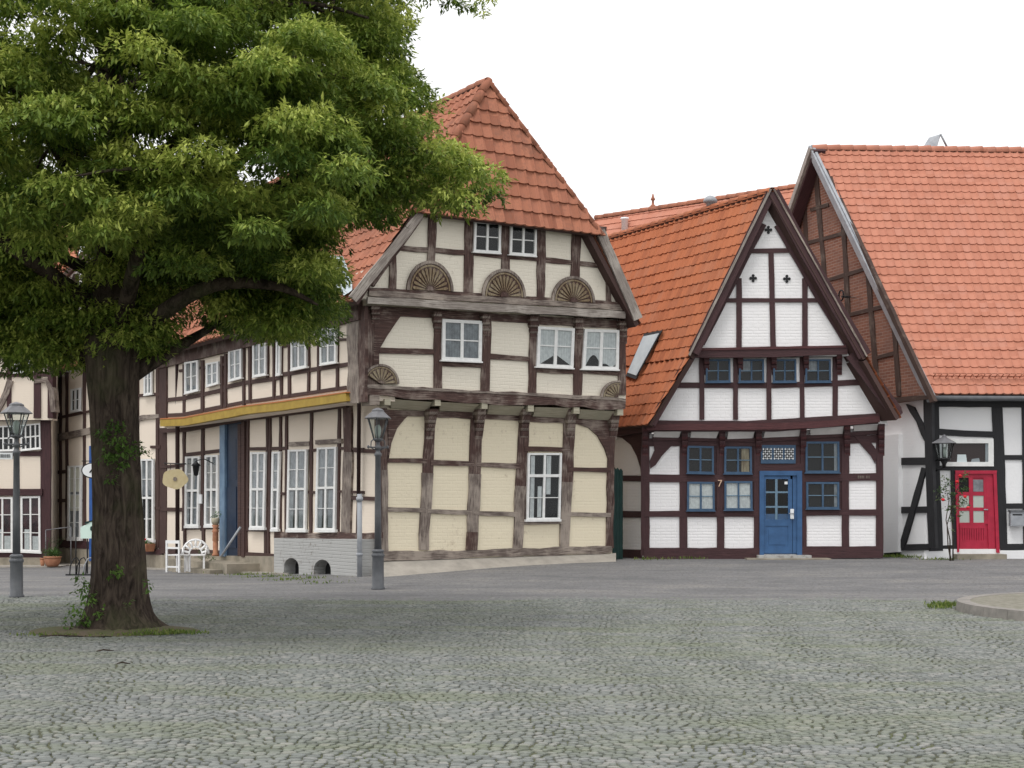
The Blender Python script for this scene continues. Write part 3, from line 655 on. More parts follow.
# gutter + downpipes
mb = MB()
g0 = FL.world(351,302,.75); g1 = g0 + (FL.frame.to_3x3() @ Vector((-12.5,0,0)))
mb.tube([g0, g1], .07, 'lampcap', 10); mb.build('gutter', HA, Matrix.Identity(4))
mb = MB(); mb.tube([FL.loc(347,303,.72), FL.loc(348,318,.62), FL.loc(359,336,.42), FL.loc(359,402,.42), FL.loc(359,412,.14), FL.loc(358.5,496,.14)], .045, 'darkbrown', 8); mb.build('downpipe', HA, FL.frame)
mb = MB(); mb.tube([FL.loc(359.6,494,.48), FL.loc(359.6,580,.48)], .055, 'alu', 10); mb.tube([FL.loc(359.6,497,.48), FL.loc(359.6,501,.48)], .075, 'alu', 10); mb.tube([FL.loc(359.6,553,.48), FL.loc(359.6,556,.48)], .07, 'alu', 10); mb.build('downpipe', HA, FL.frame)['label'] = 'light grey metal standpipe at the foot of the downpipe'
mb = MB(); mb.tube([FL.loc(177.5,356,.6), FL.loc(177.5,570,.18)], .065, 'darkbrown', 8); mb.build('downpipe', HA, FL.frame)
# zinc flashing patch on the lower roof corner
def on_left_slope(px, py, lift):
    P0 = Vector((EL.x-.12,yb,ze-.12)); P1 = Vector((xm,PK.y,PK.z)); e = Vector((0,1,0)); up_ = (P1-P0); up_.y = 0; nn = up_.cross(e).normalized()
    if nn.z < 0: nn = -nn
    rr = FA.frame.inverted().to_3x3() @ Vector(((px-CX)/FPX, 1, (HY-py)/FPX)); t = (P0+nn*lift-c_).dot(nn)/rr.dot(nn); return c_+rr*t
ZF = CR(310,240,12.8); mb = MB(); pts = [ZF(*p) for p in ((20,190),(420,205),(470,330),(540,560),(540,640),(440,715),(330,600),(180,330))]
f_ = [on_left_slope(*p, .12) for p in pts]; bk = [on_left_slope(*p, .0) for p in pts]; mb.prism(f_, bk, 'zinc')
for a, b in (((120,200),(330,420)),((230,200),(420,430)),((400,230),(500,600))):
    A = on_left_slope(*ZF(*a), .14); Bq = on_left_slope(*ZF(*b), .14); mb.tube([A, Bq], .022, 'zinc', 6)
mb.build('zinc_flashing', HA, FA.frame)
# steps below the blue door
mb = MB(); p = FL.loc(222,560,.0); p2 = FL.loc(262,560,0); zz = p.z
mb.box(p.x-1.8, p2.x, -.95, -.02, -.7, zz, 'stone'); mb.box(p.x-.3, p2.x-.3, -1.3, -.96, -.7, zz-.16, 'stone'); mb.build('doorstep', HA, FL.frame)

# ======================= blue-door house =======================
fb0 = Wp(644.5, 556, 36.0); FB = Facade((fb0.x, fb0.y), (1, .0), gz(fb0.x, fb0.y)-.1)
HB = thing('timber_house', 'narrow white house with steep pointed gable, blue windows and blue front door', 'house', FB.frame)
P1, P2, P3 = .28, .50, .72
mb = MB(); FB.poly(mb, [(643,434),(881,428),(881,556.5),(643,557)], 'white', 0, .25)
FB.poly(mb, pl(C7,(335,590),(850,590),(985,835),(175,850)), 'white', P1, P1+.2)
FB.poly(mb, pl(C7,(583,70),(850,600),(320,600)), 'white', P2, P2+.2)
mb.build('wall', HB, FB.frame)
mb = MB(); B = lambda pts, w_, m='wood_b', off=.03, **k: FB.beam(mb, pts, w_, m, off, **{'jit': .25, **k})
for x, w_ in ((155,8.5),(285,7.6),(412,7.6),(537,6.8),(695,6),(838,7.2),(955,7)): B([C8(x,165),C8(x,600)], w_)
B(pl(C8,(150,212),(560,212),(960,200)), 8); B(pl(C8,(150,335),(545,336)), 7.6); B(pl(C8,(690,335),(955,330)), 7.6); B(pl(C8,(540,300),(700,298)), 7.5, off=.028)
B(pl(C8,(150,457),(545,457)), 6); B(pl(C8,(690,453),(955,452)), 6.2); B(pl(C8,(150,596),(545,592)), [13,11], off=.05, **{'jit': .4}); B(pl(C8,(690,588),(965,588)), 12, off=.05)
FB.poly(mb, pl(C8,(265,203),(268,222),(243,226),(212,258),(190,290),(172,302),(170,275),(186,240),(182,205)), 'wood_b', .05, .09)
FB.poly(mb, pl(C8,(845,180),(868,190),(895,225),(925,258),(940,285),(945,240),(920,205),(905,178)), 'wood_b', .05, .09)
FB.poly(mb, pl(C8,(287,205),(838,205),(838,457),(287,457)), 'wood_b', .012, .012)
mb.build('timber_frame', HB, FB.frame)
W_ = lambda qd, c, fr_, r=(0,.5,1), off=0, **k: FB.window(HB, pl(C8,*qd), 2, r, off, 2.0, .8, 1.8, 'winblue', 'winbluelt', curtain=c, **k)
W_(((298,224),(389,226),(389,320),(297,318)), None, 0, label='blue window without curtains, upper left'); W_(((425,227),(518,227),(519,320),(424,320)), ('tan',[(.62,.9,.05,.95)]), 0)
W_(((298,347),(391,348),(392,446),(297,446)), ('curtain',[(.07,.47,.05,.95),(.53,.93,.05,.95)]), 0, label='blue window with white curtains, left of the house number'); W_(((425,345),(520,345),(521,444),(425,444)), ('curtain',[(.07,.47,.05,.95),(.53,.93,.05,.95)]), 0, label='blue window with white curtains beside the door')
W_(((702,210),(817,210),(818,316),(702,316)), ('curtaingrey',[(.84,.95,.05,.95)]), 0); W_(((704,348),(817,348),(817,440),(705,440)), ('curtaingrey',[(.84,.95,.05,.95)]), 0)
# lace light above door
mb = MB(); qd = pl(C8,(549,222),(668,222),(668,285),(549,285)); FB.poly(mb, qd, 'winblue', .062, .05); mb2 = MB()
for cx_ in (571,609,646):
    a = pl(C8,(cx_-15,233),(cx_+15,233),(cx_+15,270),(cx_-15,270)); FB.poly(mb2, a, 'dark', .068, .005)
    for i in range(5):
        for j in range(5):
            x0 = cx_-13+i*6.5; y0 = 236+j*8
            if (i+j) % 2 == 0: FB.poly(mb2, pl(C8,(x0-3.4,y0),(x0,y0-4.4),(x0+3.4,y0),(x0,y0+4.4)), 'lace', .076, .006)
            else: FB.poly(mb2, pl(C8,(x0-1.4,y0-1.4),(x0+1.4,y0-1.4),(x0+1.4,y0+1.4),(x0-1.4,y0+1.4)), 'lace', .074, .004)
lw = mb.build('window', HB, FB.frame); lw['label'] = 'low blue light over the door with three white lace panels'; mb2.build('lace_panel', lw, FB.frame)
# door
mb = MB()
def fbq(x0,y0,x1,y1,m,off,d=.04,tgt=None): FB.poly(tgt or mb, pl(C8,(x0,y0),(x1,y0),(x1,y1),(x0,y1)), m, off, d)
fbq(545,310,560,597,'doorblue',.07,.08); fbq(673,310,690,597,'doorblue',.07,.08); fbq(560,310,673,326,'doorblue',.068,.08); fbq(560,326,673,594,'doorblue',.012,.01)
dr = mb.build('door', HB, FB.frame); dr['label'] = 'blue panelled front door with six small panes'
mb = MB()
fbq(560,328,650,338,'doorblue',.04); fbq(560,338,566,592,'doorblue',.04); fbq(642,338,656,592,'doorblue',.04); fbq(658,328,672,592,'doorblue',.035,.03); fbq(598,338,606,478,'winbluelt',.038); fbq(566,380,642,386,'winbluelt',.036); fbq(566,430,642,436,'winbluelt',.036); fbq(566,476,642,498,'doorblue',.04); fbq(566,572,642,592,'doorblue',.04); fbq(566,498,642,572,'doorblue',.025,.02); fbq(576,508,632,562,'doorblue',.034,.02)
mb.build('door_leaf', dr, FB.frame)
mb = MB(); f = [FB.loc(*p, .03) for p in pl(C8,(565,337),(643,337),(643,477),(565,477))]; b = mb.add(f); mb.face([b,b+1,b+2,b+3], 'glass'); mb.build('pane', dr, FB.frame)
mb = MB(); fbq(650,440,662,474,'signwhite',.075,.02); p = FB.loc(*C8(660,456), .085); mb.tube([p, p+Vector((.0,-.05,0)), p+Vector((-.12,-.05,0))], .016, 'alu', 8); mb.build('handle', dr, FB.frame)
mb = MB(); fbq(630,347,640,356,'signwhite',.05,.01); mb.build('notice', dr, FB.frame)
mb = MB(); a, b = C8(520,598); p0 = FB.loc(*C8(540,597),.0); p1 = FB.loc(*C8(705,597),0); mb.box(p0.x-.05, p1.x+.05, -.36, -.06, -.4, p0.z, 'greybrick'); mb.box(p0.x-.35, p1.x+.5, -.52, -.0, -.4, p0.z-.07, 'stone'); mb.build('doorstep', HB, FB.frame)
# coving + brackets + moulded beam
mb = MB()
for qd in (((186,172),(277,175),(268,198),(182,196)),((313,170),(407,173),(396,200),(308,198)),((438,170),(530,170),(520,200),(435,203)),((565,170),(684,165),(680,193),(558,198)),((718,165),(832,158),(828,185),(718,189)),((866,152),(948,148),(946,172),(866,175))):
    p4 = pl(C8,*qd); FB.poly(mb, [p4[0]+(P1-.02,),p4[1]+(P1-.02,),p4[2]+(.07,),p4[3]+(.07,)], 'whitecov', 0, .06)
mb.build('coving', HB, FB.frame)
mb = MB(); FB.beam(mb, pl(C8,(160,160),(400,160),(620,158),(800,148),(955,132)), 6.5, 'wood_br', P1+.09, .16, jit=.2); FB.beam(mb, pl(C8,(160,147),(500,149),(955,122)), 5.5, 'wood_b', P1+.06, .12, jit=.2)
FB.beam(mb, pl(C8,(165,172),(600,172),(950,145)), 2, 'wood_b', P1+.04, .12, jit=.2); FB.beam(mb, pl(C8,(180,200),(560,204),(950,178)), 4, 'wood_b', .06, jit=.2)
mb.build('sill_beam', HB, FB.frame)
for x in (290,418,543,695,845,962,155): a, b = C8(x,170); FB.knag(HB, a, b-(4 if x < 800 else 6), b+26, 6.4, .0, P1+.06, 'wood_b', 'wood_br')
mb = MB(); B = lambda pts, w_, m='wood_b', off=P1+.03, **k: FB.beam(mb, pts, w_, m, off, depth=.07, **{'jit': .2, **k})
for x in (348,463,577,690,803): B([C7(x,585),C8(x,135)], 4.6 if x in (463,577,690) else 5)
B(pl(C7,(250,700),(600,701),(905,690)), 5.6); 
B(pl(C7,(345,600),(815,597)), 4)
mb.build('timber_frame', HB, FB.frame)
for i, (a, b) in enumerate(((362,445),(475,560),(592,670),(702,788))): FB.window(HB, pl(C7,(a,612),(b,611),(b+1,690),(a-1,691)), 2, (0,.5,1), P1, 1.8, .8, 1.4, 'winblue', 'winbluelt', curtain=('curtaingrey',[(.1,.45,.05,.5)]) if i in (1,3) else None)
mb = MB(); B = lambda pts, w_, m='wood_b', off=P2+.03, **k: FB.beam(mb, pts, w_, m, off, depth=.07, **{'jit': .2, **k})
B(pl(C7,(325,592),(600,590),(845,580)), 8.5, off=P2+.07); B(pl(C7,(330,578),(840,568)), 2.5, 'wood_br', P2+.09)
for x, y0, y1 in ((475,335,585),(592,235,585),(700,335,585)): B([C7(x-(8 if x == 592 else 0),y0),C7(x,y1)], 5.4)
B(pl(C7,(425,410),(755,410)), 4); B(pl(C7,(498,242),(655,240)), 4.4)
mb.build('timber_frame', HB, FB.frame)
for x in (365,480,595,705,818): a, b = C7(x,600); FB.knag(HB, a, b-1, b+19, 5.5, P1, P2+.03, 'wood_b', 'wood_br')
# rakes
mb = MB()
FB.beam(mb, pl(C7,(586,40),(320,590)), [9.5,11], 'wood_b', P3+.03, .06, jit=.2); FB.beam(mb, pl(C7,(592,40),(705,250),(860,520),(905,600)), [12,12,13,14], 'wood_b', P3+.04, .07, jit=.2)
FB.beam(mb, [C7(318,590),C8(175,150)], 9, 'wood_b', P3-.10, .06, jit=.2); FB.beam(mb, [C7(862,590),C7(1010,790),C8(1022,122)], [15,14,9], 'wood_b', P3-.10, .07, jit=.2)
FB.beam(mb, pl(C7,(583,30),(305,598)), 2.2, 'wood_grey', P3+.07, .1, jit=.1); FB.beam(mb, pl(C7,(594,30),(755,320),(912,602)), 1.6, 'wood_worn', P3+.07, .1, jit=.1)
mb.build('barge_board', HB, FB.frame)
mb = MB(); FB.beam(mb, pl(C7,(610,150),(735,370),(850,560)), 9, 'wood_b', P2+.04, .2); FB.beam(mb, pl(C7,(560,150),(350,560)), 5, 'wood_b', P2+.04, .2); mb.build('rafter', HB, FB.frame)
# anchors
for x, y in ((575,170),(523,335),(638,337)):
    mb = MB(); a, b = C7(x,y)
    for dx, dy in ((0,0),(2.4,0),(-2.4,0),(0,2.6),(0,-2.6)):
        FB.poly(mb, [(a+dx+1.5*math.cos(t), b+dy+1.5*math.sin(t)) for t in [k*math.pi/4 for k in range(8)]], 'blackmetal', P2+.02+(.006 if dx else 0), .03)
    mb.build('wall_anchor', HB, FB.frame)
# number and small plaque
def text_obj(name, body, m, parent, mtx, size, extrude=.006):
    cu = bpy.data.curves.new(name, 'FONT'); cu.body = body; cu.size = size; cu.extrude = extrude; cu.align_x = 'CENTER'; cu.align_y = 'CENTER'
    t = bpy.data.objects.new('tmp', cu); COL.objects.link(t); bpy.context.view_layer.update()
    me = bpy.data.meshes.new_from_object(t.evaluated_get(bpy.context.evaluated_depsgraph_get())); bpy.data.objects.remove(t)
    me.materials.clear(); me.materials.append(M[m]); o = bpy.data.objects.new(name, me); COL.objects.link(o); place(o, parent, mtx); return o
def face_mtx(F, px, py, off): p = F.world(px, py, off); R = F.frame.to_3x3().to_4x4() @ Matrix.Rotation(math.radians(90), 4, 'X'); return Matrix.Translation(p) @ R
M['numcol'] = mat('pale brass numeral', (.62,.42,.30), .5)
text_obj('house_number', '7', 'numcol', HB, face_mtx(FB, *C8(409,354), .075), .24, .01)
mb = MB()
for x0, x1 in ((880,885),(887,891),(893,897),(899,902),(908,914),(916,921)): FB.poly(mb, pl(C8,(x0,326),(x1,326),(x1,336),(x0,336)), 'wood_worn', .052, .02)
mb.build('carved_date', HB, FB.frame)
# roof (two pitches on the left)
dB = Vector((-.50,.866,0))
apx = FB.world(*C7(585,30), P3); f1 = FB.world(*C7(303,602), P3); f2 = FB.world(*C8(165,150), P3-.05)
print('B apex', apx, f1, f2)
LB = 9.0
def shift(p, l): return p + dB*l
tiles('roof', [f1, apx, shift(apx, LB), shift(f1, LB)], 'tile_b', HB, TW, TH, .028, .03, jit=.006)
f2b = f2.copy(); f2b.y = f1.y+ (f2.y-f1.y)
tiles('roof', [f2, f1+Vector((0,0,-.04)), shift(f1, LB)+Vector((0,0,-.04)), shift(f2, LB)], 'tile_b', HB, TW, TH, .028, .03, jit=.006)
g1 = FB.world(*C7(912,605), P3); g2 = FB.world(*C8(1025,128), P3-.05)
tiles('roof', [g1, apx, shift(apx, LB), shift(g1, LB)], 'tile_b', HB, TW, TH, .028, .03, fine=3); tiles('roof', [g2, g1+Vector((0,0,-.04)), shift(g1, LB)+Vector((0,0,-.04)), shift(g2, LB)], 'tile_b', HB, TW, TH, .028, .03, fine=3)
caps('ridge_tiles', shift(apx, LB)-Z*.06, apx-Z*.06, 'tile_b', HB, .13, .36)
# skylight on left slope
def on_plane(p0, p1, p2, px, py, lift):
    n = (p1-p0).cross(p2-p0).normalized(); n = n if n.z > 0 else -n
    r_ = Vector(((px-CX)/FPX, 1, (HY-py)/FPX)); c = Vector((0,0,EYE)); return c + r_*((p0+n*lift-c).dot(n)/r_.dot(n))
sky_q = pl(C7,(150,525),(213,512),(122,680),(88,668)); SP = lambda q_, l: on_plane(f1, apx, shift(f1,1), *q_, l)
mb = MB(); o4 = [SP(q_, .12) for q_ in sky_q]; i4 = [SP(q_, -.1) for q_ in sky_q]; mb.prism(o4, i4, 'blackmetal')
sk = mb.build('roof_window', HB, Matrix.Identity(4)); mb = MB(); cc = sum(o4, Vector())/4; i4 = [cc+(p-cc)*.86 for p in o4]; n_ = (f1-apx).cross(dB).normalized(); n_ = n_ if n_.z > 0 else -n_
mb.prism([p+n_*.02 for p in i4], [p+n_*.005 for p in i4], 'zinc'); mb.build('pane', sk, Matrix.Identity(4))
# white cowl on ridge
pc = None
for k in range(200):
    p = shift(apx, k*.05)
    if CX+p.x/p.y*FPX <= 711: pc = p; break
mb = MB(); mb.lathe([(.10,-.15),(.10,.08),(.17,.10),(.18,.16),(.12,.24),(.03,.28)], 'alu', 16, tuple(pc)); mb.build('vent_cowl', HB, Matrix.Identity(4))
# left side wall of this house, going back
sB = Facade((FB.o.x+.12, FB.o.y+.04), (.50,-.866), FB.o.z)
mb = MB(); sB.poly(mb, [(607,440),(645,430),(645,562),(607,562)], 'white', 0, .2); sB.poly(mb, [(600,424),(645,424),(645,432),(600,438)], 'wood_b', .25, .3); mb.build('wall', HB, sB.frame)
mb = MB(); B = lambda pts, w_, m='wood_b', off=.03, **k: sB.beam(mb, pts, w_, m, off, **{'jit': .2, **k})
B(pl(C8,(146,170),(146,598)), 3.5, off=.02); B(pl(C8,(60,335),(147,337)), 6); B(pl(C8,(60,458),(147,459)), 6.5); B(pl(C8,(60,592),(150,594)), 8.5); B(pl(C8,(40,172),(150,172)), 11, off=.05)
sB.poly(mb, pl(C8,(60,195),(75,198),(105,222),(125,260),(137,300),(140,325),(152,325),(152,170),(60,165)), 'wood_b', .06, .09)
mb.build('timber_frame', HB, sB.frame)
mb = MB(); mb.box(-2.9,-2.65,.3,8,-.4,3.2,'white'); 
# rest of body: right side wall + rear
xr = FB.loc(880,500).x; mb = MB(); mb.prism([(xr-.2,.26,-.4),(xr,.26,-.4),(xr,.26,3.2),(xr-.2,.26,3.2)], [(xr-4.2,7.5,-.4),(xr-4,7.5,-.4),(xr-4,7.5,3.2),(xr-4.2,7.5,3.2)], 'white'); mb.build('wall', HB, FB.frame)

# ======================= red-door house =======================
fr0 = Wp(925, 555, 36.1); FR = Facade((fr0.x, fr0.y), (1, .03), gz(fr0.x, fr0.y)-.1); FG = Facade((fr0.x, fr0.y), (.30,-.954), gz(fr0.x, fr0.y)-.1)
HR = thing('timber_house', 'white house with black timbers, red door and broad light orange roof', 'house', FR.frame)
mb = MB(); FR.poly(mb, [(924.5,395),(1250,392),(1250,551),(924.5,551)], 'whiteg', 0, .25); FR.poly(mb, [(924.5,549),(1250,549),(1250,570),(924.5,570)], 'whiteg', .04, .28); mb.build('wall', HR, FR.frame)
mb = MB(); B = lambda pts, w_, m='wood_k', off=.03, **k: FR.beam(mb, pts, w_, m, off, **{'jit': .25, **k})
B([(931.5,396),(933,470),(936,551)], [14.5,14,14.5], off=.05); B([(997,405),(1000,470),(1003.5,551)], [10.5,10.5,8]); B([(1024.5,405),(1026,551)], 5); B([(1075,400),(1075,550)], 9); B([(1130,400),(1130,550)], 9)
B([(925,402),(1000,402.5),(1250,403)], [9,9.5,10], off=.045); B([(938,431.5),(965,433.5),(995,434.5)], 6.2); B([(1003,457.5),(1250,457)], 4.6); B([(938,468),(1000,468)], 4.6, off=.027); B([(1004,506),(1250,506)], 5)
B([(942,547.5),(957,547.5)], 4.5); B([(1000,547),(1250,547)], 6.5); B([(953.5,470),(955.5,550)], 5.2, off=.028)
mb.build('timber_frame', HR, FR.frame)
mb = MB(); R_ = lambda qd, m, off, d=.04: FR.poly(mb, qd, m, off, d)
R_([(944,438.5),(993.5,438.5),(993.7,443.2),(944,443.2)], 'winwhite', .06); R_([(944,462),(993.7,462),(993.9,466.3),(944,466.3)], 'winwhite', .06); R_([(944,443.2),(947.5,443.2),(947.5,462),(944,462)], 'winwhite', .06); R_([(988.5,443.2),(993.7,443.2),(993.8,462),(988.5,462)], 'winwhite', .06)
R_([(947.5,443.2),(988.5,443.2),(988.5,462),(947.5,462)], 'darkbrown', .012, .008); R_([(957.5,454.5),(966,454.5),(967,462),(957,462)], 'signwhite', .02, .008); R_([(972,459),(979,458),(980,462),(971,462)], 'alu', .02, .008); R_([(985.5,443.2),(988.5,443.2),(988.5,462),(985.5,462)], 'alu', .03, .02)
wd = mb.build('window', HR, FR.frame); wd['label'] = 'wide low window with thick white frame over the door'
mb = MB(); f = [FR.loc(*p, .035) for p in ((947,443),(989,443),(989,462.5),(947,462.5))]; b = mb.add(f); mb.face([b,b+1,b+2,b+3], 'glass'); mb.build('pane', wd, FR.frame)
RD = CR(925,430,5.485); mb = MB(); R_ = lambda qd, m, off, d=.04: FR.poly(mb, pl(RD,*qd), m, off, d)
R_([(165,222),(395,222),(393,240),(168,240)], 'doorred', .075, .08); R_([(165,240),(180,240),(188,670),(178,670)], 'doorred', .07, .08); R_([(375,240),(393,240),(410,675),(392,672)], 'doorred', .07, .08); R_([(180,240),(376,240),(393,672),(188,672)], 'doorred', .006, .005)
d2 = mb.build('door', HR, FR.frame); d2['label'] = 'red front door with six small panes'
mb = MB()
R_([(180,240),(375,240),(375,262),(180,262)], 'doorred', .03); R_([(240,262),(262,262),(265,515),(246,515)], 'doorred', .032); R_([(320,262),(345,262),(350,515),(325,515)], 'doorred', .032); R_([(180,262),(186,262),(190,515),(184,515)], 'doorred', .032)
R_([(186,340),(325,340),(326,360),(187,360)], 'doorred', .028); R_([(187,425),(328,425),(329,443),(188,443)], 'doorred', .028); R_([(188,508),(330,508),(332,540),(190,540)], 'doorred', .03); R_([(190,605),(335,605),(337,670),(190,670)], 'doorred', .03)
for k in range(11): x = 193+k*13; R_([(x,540),(x+9,540),(x+9.4,605),(x+.4,605)], 'doorred', .026, .02)
R_([(334,262),(372,262),(388,670),(350,670)], 'doorred', .036); mb.build('door_leaf', d2, FR.frame)
mb = MB(); M['frost'] = mat('frosted pane', (.42,.46,.42), .35); 
for x0, x1, y0, y1, m_ in ((187,243,262,340,'dark'),(264,322,272,338,'curtaingrey'),(188,246,360,425,'frost'),(264,324,360,427,'frost'),(189,247,443,508,'frost'),(265,326,443,508,'frost')): R_([(x0,y0),(x1,y0),(x1+1,y1),(x0+1,y1)], m_, .016, .008)
mb.build('pane', d2, FR.frame)
mb = MB(); p = FR.loc(*RD(341,437), .05); mb.tube([p, p+Vector((0,-.04,0)), p+Vector((-.10,-.04,0))], .016, 'alu', 8); mb.build('handle', d2, FR.frame)
mb = MB(); p0 = FR.loc(952,553.8,0); p1 = FR.loc(1001,553.8,0); mb.box(p0.x, p1.x, -.4, -.05, -.3, p0.z, 'stone'); mb.build('doorstep', HR, FR.frame)
# gable side
mb = MB()
FG.poly(mb, [(868,396),(926,390),(926,562),(868,562)], 'whiteg', 0, .2)
FG.poly(mb, [(812,150),(931,398),(885,404),(700,425)], 'brick', .16, .25)
mb.build('wall', HR, FG.frame)
mb = MB(); B = lambda pts, w_, m='wood_rb', off=.19, **k: FG.beam(mb, pts, w_, m, off, depth=.06, **{'jit': .35, **k})
for a, w_ in ((((810,168),(824,280),(828,330))[1:],4),(((815,170),(826,300)),4),(((842,205),(848,324),(853,400)),4.2),(((866.5,262),(875.5,372),(878,402)),4.6),(((893.5,325),(898.5,396)),4.4),(((803,190),(806,250)),3.5)): B(list(a), w_)
for a in (((806,243.5),(842,233.5)),((826,280.5),(866,268.5)),((849,315),(884,306)),((876,357.5),(896,352.5)),((810,210),(828,205))): B(list(a), 3.6, off=.185)
B([(862,401),(900,399.5),(932,397)], 4.5, off=.22, jit=.8)
FG.beam(mb, [(817,155),(932,402)], 4, 'wood_rb', .3, .1); 
mb.build('timber_frame', HR, FG.frame)
mb = MB(); B = lambda pts, w_, m='wood_k', off=.03, **k: FG.beam(mb, pts, w_, m, off, **{'jit': .3, **k})
B([(898,461.3),(926,461.3)], 7.2, off=.025); B([(898,510.2),(930,509.5)], 6.6, off=.025); B([(898,547.5),(930,547)], 6); B([(923.5,468),(912,510),(901,548)], 5, off=.04)
B([(928,396),(929,470),(932,548)], 7, off=.05); FG.poly(mb, pl(R3,(285,150),(335,170),(365,230),(400,290),(412,400),(380,340),(350,260),(310,200)), 'wood_k', .055, .08)
mb.build('timber_frame', HR, FG.frame)
mb = MB(); FG.poly(mb, [(880.5,436),(898.3,434),(898.3,552),(883,553)], 'whiteg', .12, .2); FG.poly(mb, [(884,553),(898,552),(898,556),(884,557)], 'dark', .08, .2); mb.build('chimney_breast', HR, FG.frame)
# roof
E1 = FR.world(932.5,393.5,.42); AP = FG.world(813,146.5,.38)
dR = Vector((1,.05,0)).normalized()
print('R', E1, AP)
tiles('roof', [E1, AP, AP+dR*14, E1+dR*14], 'tile_r', HR, .215, .285, .028, .03, jit=.004)
caps('ridge_tiles', AP+dR*14-Z*.05, AP-Z*.05, 'tile_r', HR, .14, .36)
bk = AP + (AP-E1)*1.0; BKp = Vector((AP.x+(AP.x-E1.x), AP.y+(AP.y-E1.y), E1.z))
wprism('roof', [AP, BKp, BKp+dR*14, AP+dR*14], .1, 'tile_r', HR)
mb = MB()
up_ = (AP-E1).normalized(); nn = up_.cross(dR).normalized(); nn = nn if nn.z > 0 else -nn
def vb(a, b, wd_, m, lift0, lift1, xoff=0):
    s_ = -dR; mb.prism([a+s_*xoff+nn*lift1, b+s_*xoff+nn*lift1, b+s_*(xoff+wd_)+nn*lift1, a+s_*(xoff+wd_)+nn*lift1], [a+s_*xoff+nn*lift0, b+s_*xoff+nn*lift0, b+s_*(xoff+wd_)+nn*lift0, a+s_*(xoff+wd_)+nn*lift0], m)
vb(E1-up_*.12, AP, .07, 'alu', -.2, .07, -.01); vb(E1-up_*.12, AP, .06, 'alu', -.2, .035, .065)
mb.build('barge_board', HR, Matrix.Identity(4))
mb = MB(); u2 = (BKp-AP).normalized(); n2 = u2.cross(dR).normalized(); n2 = n2 if n2.z > 0 else -n2
mb.prism([AP-dR*.11+n2*.05, BKp-dR*.11+n2*.05, BKp+n2*.05, AP+n2*.05], [AP-dR*.11-n2*.2, BKp-dR*.11-n2*.2, BKp-n2*.2, AP-n2*.2], 'wood_grey')
mb.prism([AP-dR*.02-n2*.1, BKp-dR*.02-n2*.1, BKp+dR*.3-n2*.1, AP+dR*.3-n2*.1], [AP-dR*.02-n2*.3, BKp-dR*.02-n2*.3, BKp+dR*.3-n2*.3, AP+dR*.3-n2*.3], 'wood_b')
mb.build('barge_board', HR, Matrix.Identity(4))
mb = MB(); a = E1-Z*.12-Vector((0,.06,0)); mb.tube([a-dR*.1, a+dR*14], .065, 'lampgrey', 10); mb.build('gutter', HR, Matrix.Identity(4))
mb = MB(); ps = [E1+up_*.42+nn*.1, ]; 
for zz in (.06,.16): mb.tube([E1+dR*.15+up_*(.50)+nn*(zz+.03), E1+dR*14+up_*.50+nn*(zz+.03)], .012, 'tile_r', 6)
for k in range(90): p = E1+dR*(.2+k*.155)+up_*.5; mb.tube([p+nn*.03, p+nn*.22-up_*.03], .014, 'tile_r', 5)
mb.build('snow_guard', HR, Matrix.Identity(4))
mb = MB()   # open roof hatch behind the ridge
hp = AP + dR*5.1 + Vector((0,.25,-.10)); w0 = Wp(929,137,hp.y); 
a0 = Wp(922.5,148,hp.y); a1_ = Wp(929,137.5,hp.y+.2); a2_ = Wp(940.5,134,hp.y+.2); a3 = Wp(936,148.5,hp.y)
mb.prism([a0,a1_,a2_,a3], [p+Vector((.02,.05,-.02)) for p in (a0,a1_,a2_,a3)], 'alu'); mb.tube([a2_, Wp(948,149,hp.y+.3)], .03, 'alu', 6); mb.build('roof_hatch', HR, Matrix.Identity(4))
mb = MB(); a = FG.loc(850,297,.2); 
mb.tube([a, a+Vector((0,-.25,0))], .03, 'blackmetal', 8)
for k in range(14):
    t0 = 2*math.pi*k/14; t1 = 2*math.pi*(k+1)/14; mb.tube([a+Vector((.12*math.cos(t0),-.27,.14*math.sin(t0)+.03)), a+Vector((.12*math.cos(t1),-.27,.14*math.sin(t1)+.03))], .022, 'blackmetal', 6)
mb.tube([a+Vector((0,-.2,0)), a+Vector((.5,-.1,-.10))], .008, 'blackmetal', 5)
mb.build('wall_hook', HR, FG.frame)
# ======================= far left houses =======================
e0 = FL.world(162,560); FC = Facade((e0.x-.02, e0.y+.02), (.6,-.8), -.2)
HC = thing('timber_house', 'plain half-timbered house behind the tree trunk with pale infill and a bright blue doorway', 'house', FC.frame)
mb = MB(); FC.poly(mb, [(50,330),(162,330),(162,572),(50,566)], 'pink', 0, .25); FC.poly(mb, [(50,547),(162,553),(162,580),(50,575)], 'stone', .05, .28); mb.build('wall', HC, FC.frame)
mb = MB(); B = lambda pts, w_, m='wood_l', off=.03, **k: FC.beam(mb, pts, w_, m, off, **{'jit': .3, **k})
for x in (60,66.5,84,102,118,137,157): B([(x,335),(x,548)], 2.6 if x < 150 else 3)
B([(56,438),(95,429.5),(143,417.5),(160,416)], [7,6.5,5,4], 'wood_worn', .05); B([(56,472),(84,471)], 3.4); B([(56,500.5),(84,500.5)], 3.4); B([(84,474),(96,473)], 3); B([(56,418),(100,409)], 2.6); B([(56,373),(160,345)], 4); B([(134,396),(160,394)], 3); B([(150,447),(160,447)], 3); B([(150,508),(160,508)], 3)
B([(60,543.5),(94,545.5)], 7, 'wood_b', .05); B([(137,552),(162,552)], 6, 'wood_b', .05)
mb.build('timber_frame', HC, FC.frame)
cg = lambda *s: ('curtaingrey', list(s))
